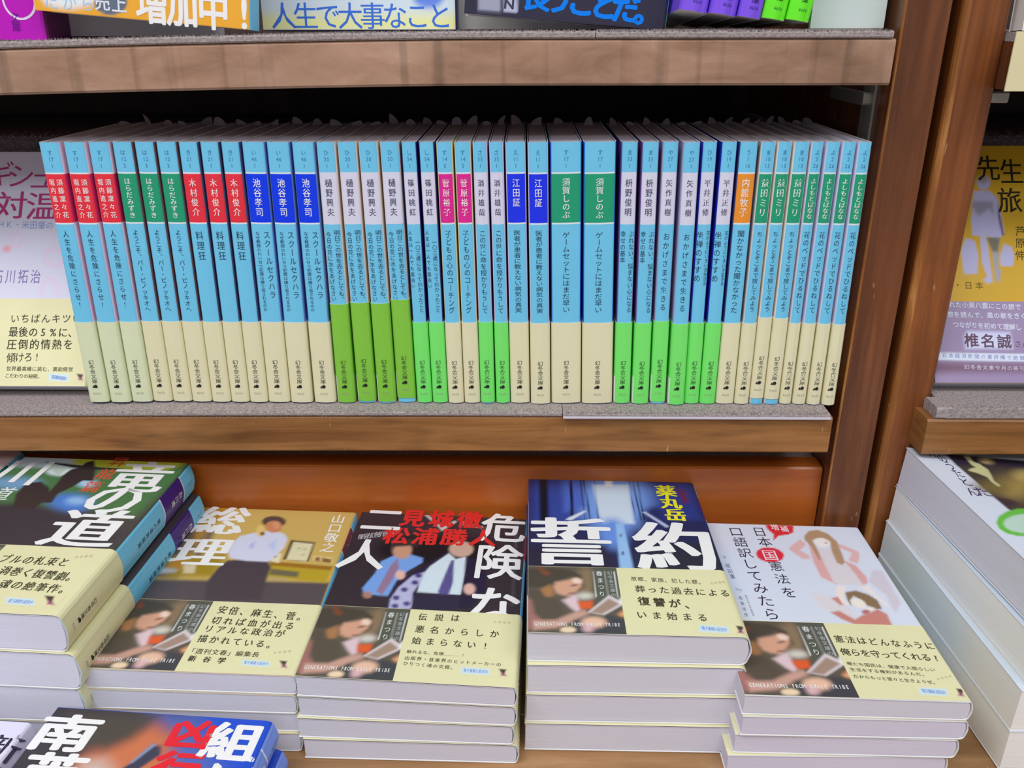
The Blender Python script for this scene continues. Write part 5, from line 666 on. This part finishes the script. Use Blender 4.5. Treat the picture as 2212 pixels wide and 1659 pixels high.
ARTS['yoko'] = ([('bg', (216, 196, 198)), ('p', [(.0, .9), (.6, .9), (.6, .96), (0, .96)], (190, 150, 160), 2)], [], [])
pile('yoko', 'pink white paperback with cyan and green spine peeking in at the left edge',
     'green labelled paperback, {} in the pile cut by the left edge', 'pile at the left edge',
     dict(title='春の夢', author='宮本', box=(20, 110, 84), front=(216, 196, 198), obi_pic=False), dict(box=(20, 110, 84), front=(216, 196, 198)), r=.0034, bulge=.0012)
pile('right', 'very thick white cover paperback with dark gold picture and green badge, top of right pile',
     'very thick paperback, {} in the right pile with cream page edges', 'right pile of very thick paperbacks',
     dict(obi=False, title='', spine_col=(205, 210, 225), box=(205, 210, 225), front=(200, 208, 230), back=(200, 210, 226), nu=110, nv=120), dict(band=False, spine=(205, 210, 225), box=(205, 210, 225), front=(196, 208, 226), back=(196, 208, 226)), page=(226, 222, 224))

# ================= face-out paperbacks =================
def lean_book(key, t, label, group=None, base=0.0, **kw):
    P, L, F = PLANES[key]      # cover plane: spine-side foot, towards fore-edge, towards head
    P, L, F = Vector(P), Vector(L), Vector(F)
    m = basis(P, L, F); N = Vector((-m[0][0], -m[1][0], -m[2][0]))
    bk = Paperback(t, 0, .0016, .0005)
    m.translation = P-N*(t/2)
    root = thing('paperback_book', label, 'book', m, group)
    cover_book(root, bk, key, **kw)
    return root
lean_book('pink', .0115, 'lavender face-out paperback with purple red title leaning left of the spine row', nu=80, nv=90, front=(200, 202, 232))
lean_book('yellow', .012, 'yellow face-out paperback showing a walking man with suitcases, in the right bay', nu=110, nv=130, obi_h=.0500, obi_col=(142, 126, 160), obi_pic=False, front=(190, 152, 30))
lean_book('orange', .016, 'orange face-out paperback tilted on the upper shelf', nu=120, nv=130, obi=False, front=(232, 160, 48))
lean_book('white', .014, 'white and yellow face-out paperback with blue title, middle of upper shelf', nu=100, nv=110, obi=False, front=(50, 56, 110), spine_col=(40, 44, 96))
lean_book('navy', .016, 'dark navy face-out paperback with bright blue title on the upper shelf', nu=100, nv=110, obi=False, front=(40, 38, 58))
# plain covers half hidden behind the tilted ones and at the ends of the upper shelf
def simple_book(label, x, y, z, t, rot, jc, H=BH, names=None, lift=0, page=(206, 200, 196), spine_txt=None, front=None, backc=None):
    m = Matrix.Translation((x, y, z)) @ rot
    root = thing('paperback_book', label, 'book', m, names)
    bk = Paperback(t, 0, .0034 if t > .012 else .002, .0012, H)
    j = bk.shell('jacket', 0, .00025, [0, .02, H], lambda L, g: (front or jc) if g == 'F' else (backc or jc) if g == 'B' else jc, root)
    bk.pages(root, page)
    if spine_txt:
        Lt = Letters(); F = bk.spine(.0004)
        for ch, a, b, w_, c in spine_txt: Lt.char(ch, a, b, w_, w_*1.1, c, .005, F)
        Lt.build('spine_lettering', j)
    return root
face = lambda lam, rot=0: Matrix.Rotation(R(-lam), 4, 'X') @ Matrix.Rotation(R(rot), 4, 'Y') @ Matrix.Rotation(R(90), 4, 'Z')
ZT = .2043
PU = (118, 76, 214); GR = (98, 222, 36)
lab = ['widest purple spined book tilted back, leftmost of the three', 'purple spined book tilted back, middle of the three', 'purple spined book tilted back beside the green ones']
xs = [.0842, .0989, .1121]; ts = [.0140, .0135, .0112]; dl = [4.0, 3.2, 2.5]
def tilted(label, x, t, d, col, grp, page, txt):
    z = ZT+.105*math.sin(R(d))+t/2*math.sin(R(9))+.0002
    return simple_book(label, x, .0, z, t, Matrix.Rotation(R(9), 4, 'Y') @ Matrix.Rotation(R(-d), 4, 'X'), col, names=grp, page=page, spine_txt=txt)
for i in range(3):
    txt = [('文', .001, .0125, .004, (70, 40, 140)), ('庫', .001, .0085, .004, (70, 40, 140))]+[(c, .001+(q-1.5)*.0012, .0045, .002, (70, 50, 150)) for q, c in enumerate('¥650')]
    tilted(lab[i], xs[i], ts[i], dl[i], PU, 'purple books on the upper shelf', (240, 236, 214), txt)
lab = ['bright green spined book tilted back, left of the two', 'bright green spined book tilted back, right of the two']
for i in range(2):
    txt = [('庫', .0008, .0100, .0034, (50, 110, 40))]+[(c, .0008+(q-1.5)*.0011, .0050, .0019, (60, 140, 60)) for q, c in enumerate('¥600')]
    tilted(lab[i], .1241+i*.0122, .0112, 2.1-i*.4, GR, 'green books on the upper shelf', (232, 226, 206), txt)
# magenta book, spine out, at the far left of the upper shelf
simple_book('magenta book at the left end of the upper shelf', -.2535, -.0005, ZT+sag(-.25), .0260, Matrix.Rotation(R(1), 4, 'Y'), (178, 14, 176), backc=(96, 20, 84), page=(150, 110, 120), front=(215, 110, 190),
            spine_txt=[('◯', 0, .0185, .012, (212, 200, 226)), ('文', -.001, .0105, .0048, (110, 20, 140)), ('庫', -.001, .0062, .0048, (110, 20, 140))])
simple_book('white book lying half hidden behind the tilted orange one', -.1620, .0300, ZT+sag(-.2), .012, Matrix.Rotation(R(-3), 4, 'X') @ Matrix.Rotation(R(90), 4, 'Z'), (214, 208, 206))
simple_book('white book standing behind the dark navy one', .0680, .0620, ZT, .012, Matrix.Rotation(R(-3), 4, 'X') @ Matrix.Rotation(R(90), 4, 'Z'), (214, 212, 206))
# white stand-up board at right end of the upper shelf
sb = rbox('display_board', .1490, .1870, .020, .0230, .2042, .36, paper((196, 208, 206), .35, .5, 'coated_board'), None, .0008); tag(sb, 'pale grey green board standing at the right end of the upper shelf', 'board')
sc = thing('price_card', 'cream card hanging on the upper shelf front in the right bay', 'card', Matrix.Translation((.2505, -.0132, .1820)))
link_mesh('card', [(x, y, z) for y in (-.0004, .0004) for x, z in ((-.012, -.006), (.03, -.006), (.03, .0215), (-.0120, .0215))], [(0, 1, 2, 3), (7, 6, 5, 4), (0, 4, 5, 1), (1, 5, 6, 2), (2, 6, 7, 3), (3, 7, 4, 0)], paper((206, 198, 158)), None, sc)
Lc = Letters(); Lc.char('文', -.002, .010, .006, .006, (70, 66, 60), .0, lambda a, b, e=0: (a, -.0006-e, b)); Lc.char('庫', .006, .010, .006, .006, (70, 66, 60), .0, lambda a, b, e=0: (a, -.0006-e, b)); Lc.build('card_lettering', sc)
simple_book('white foot of a book on the upper shelf of the right bay', .3535, .006, .2034, .012, Matrix.Rotation(R(-3), 4, 'X') @ Matrix.Rotation(R(90), 4, 'Z'), (206, 204, 224))
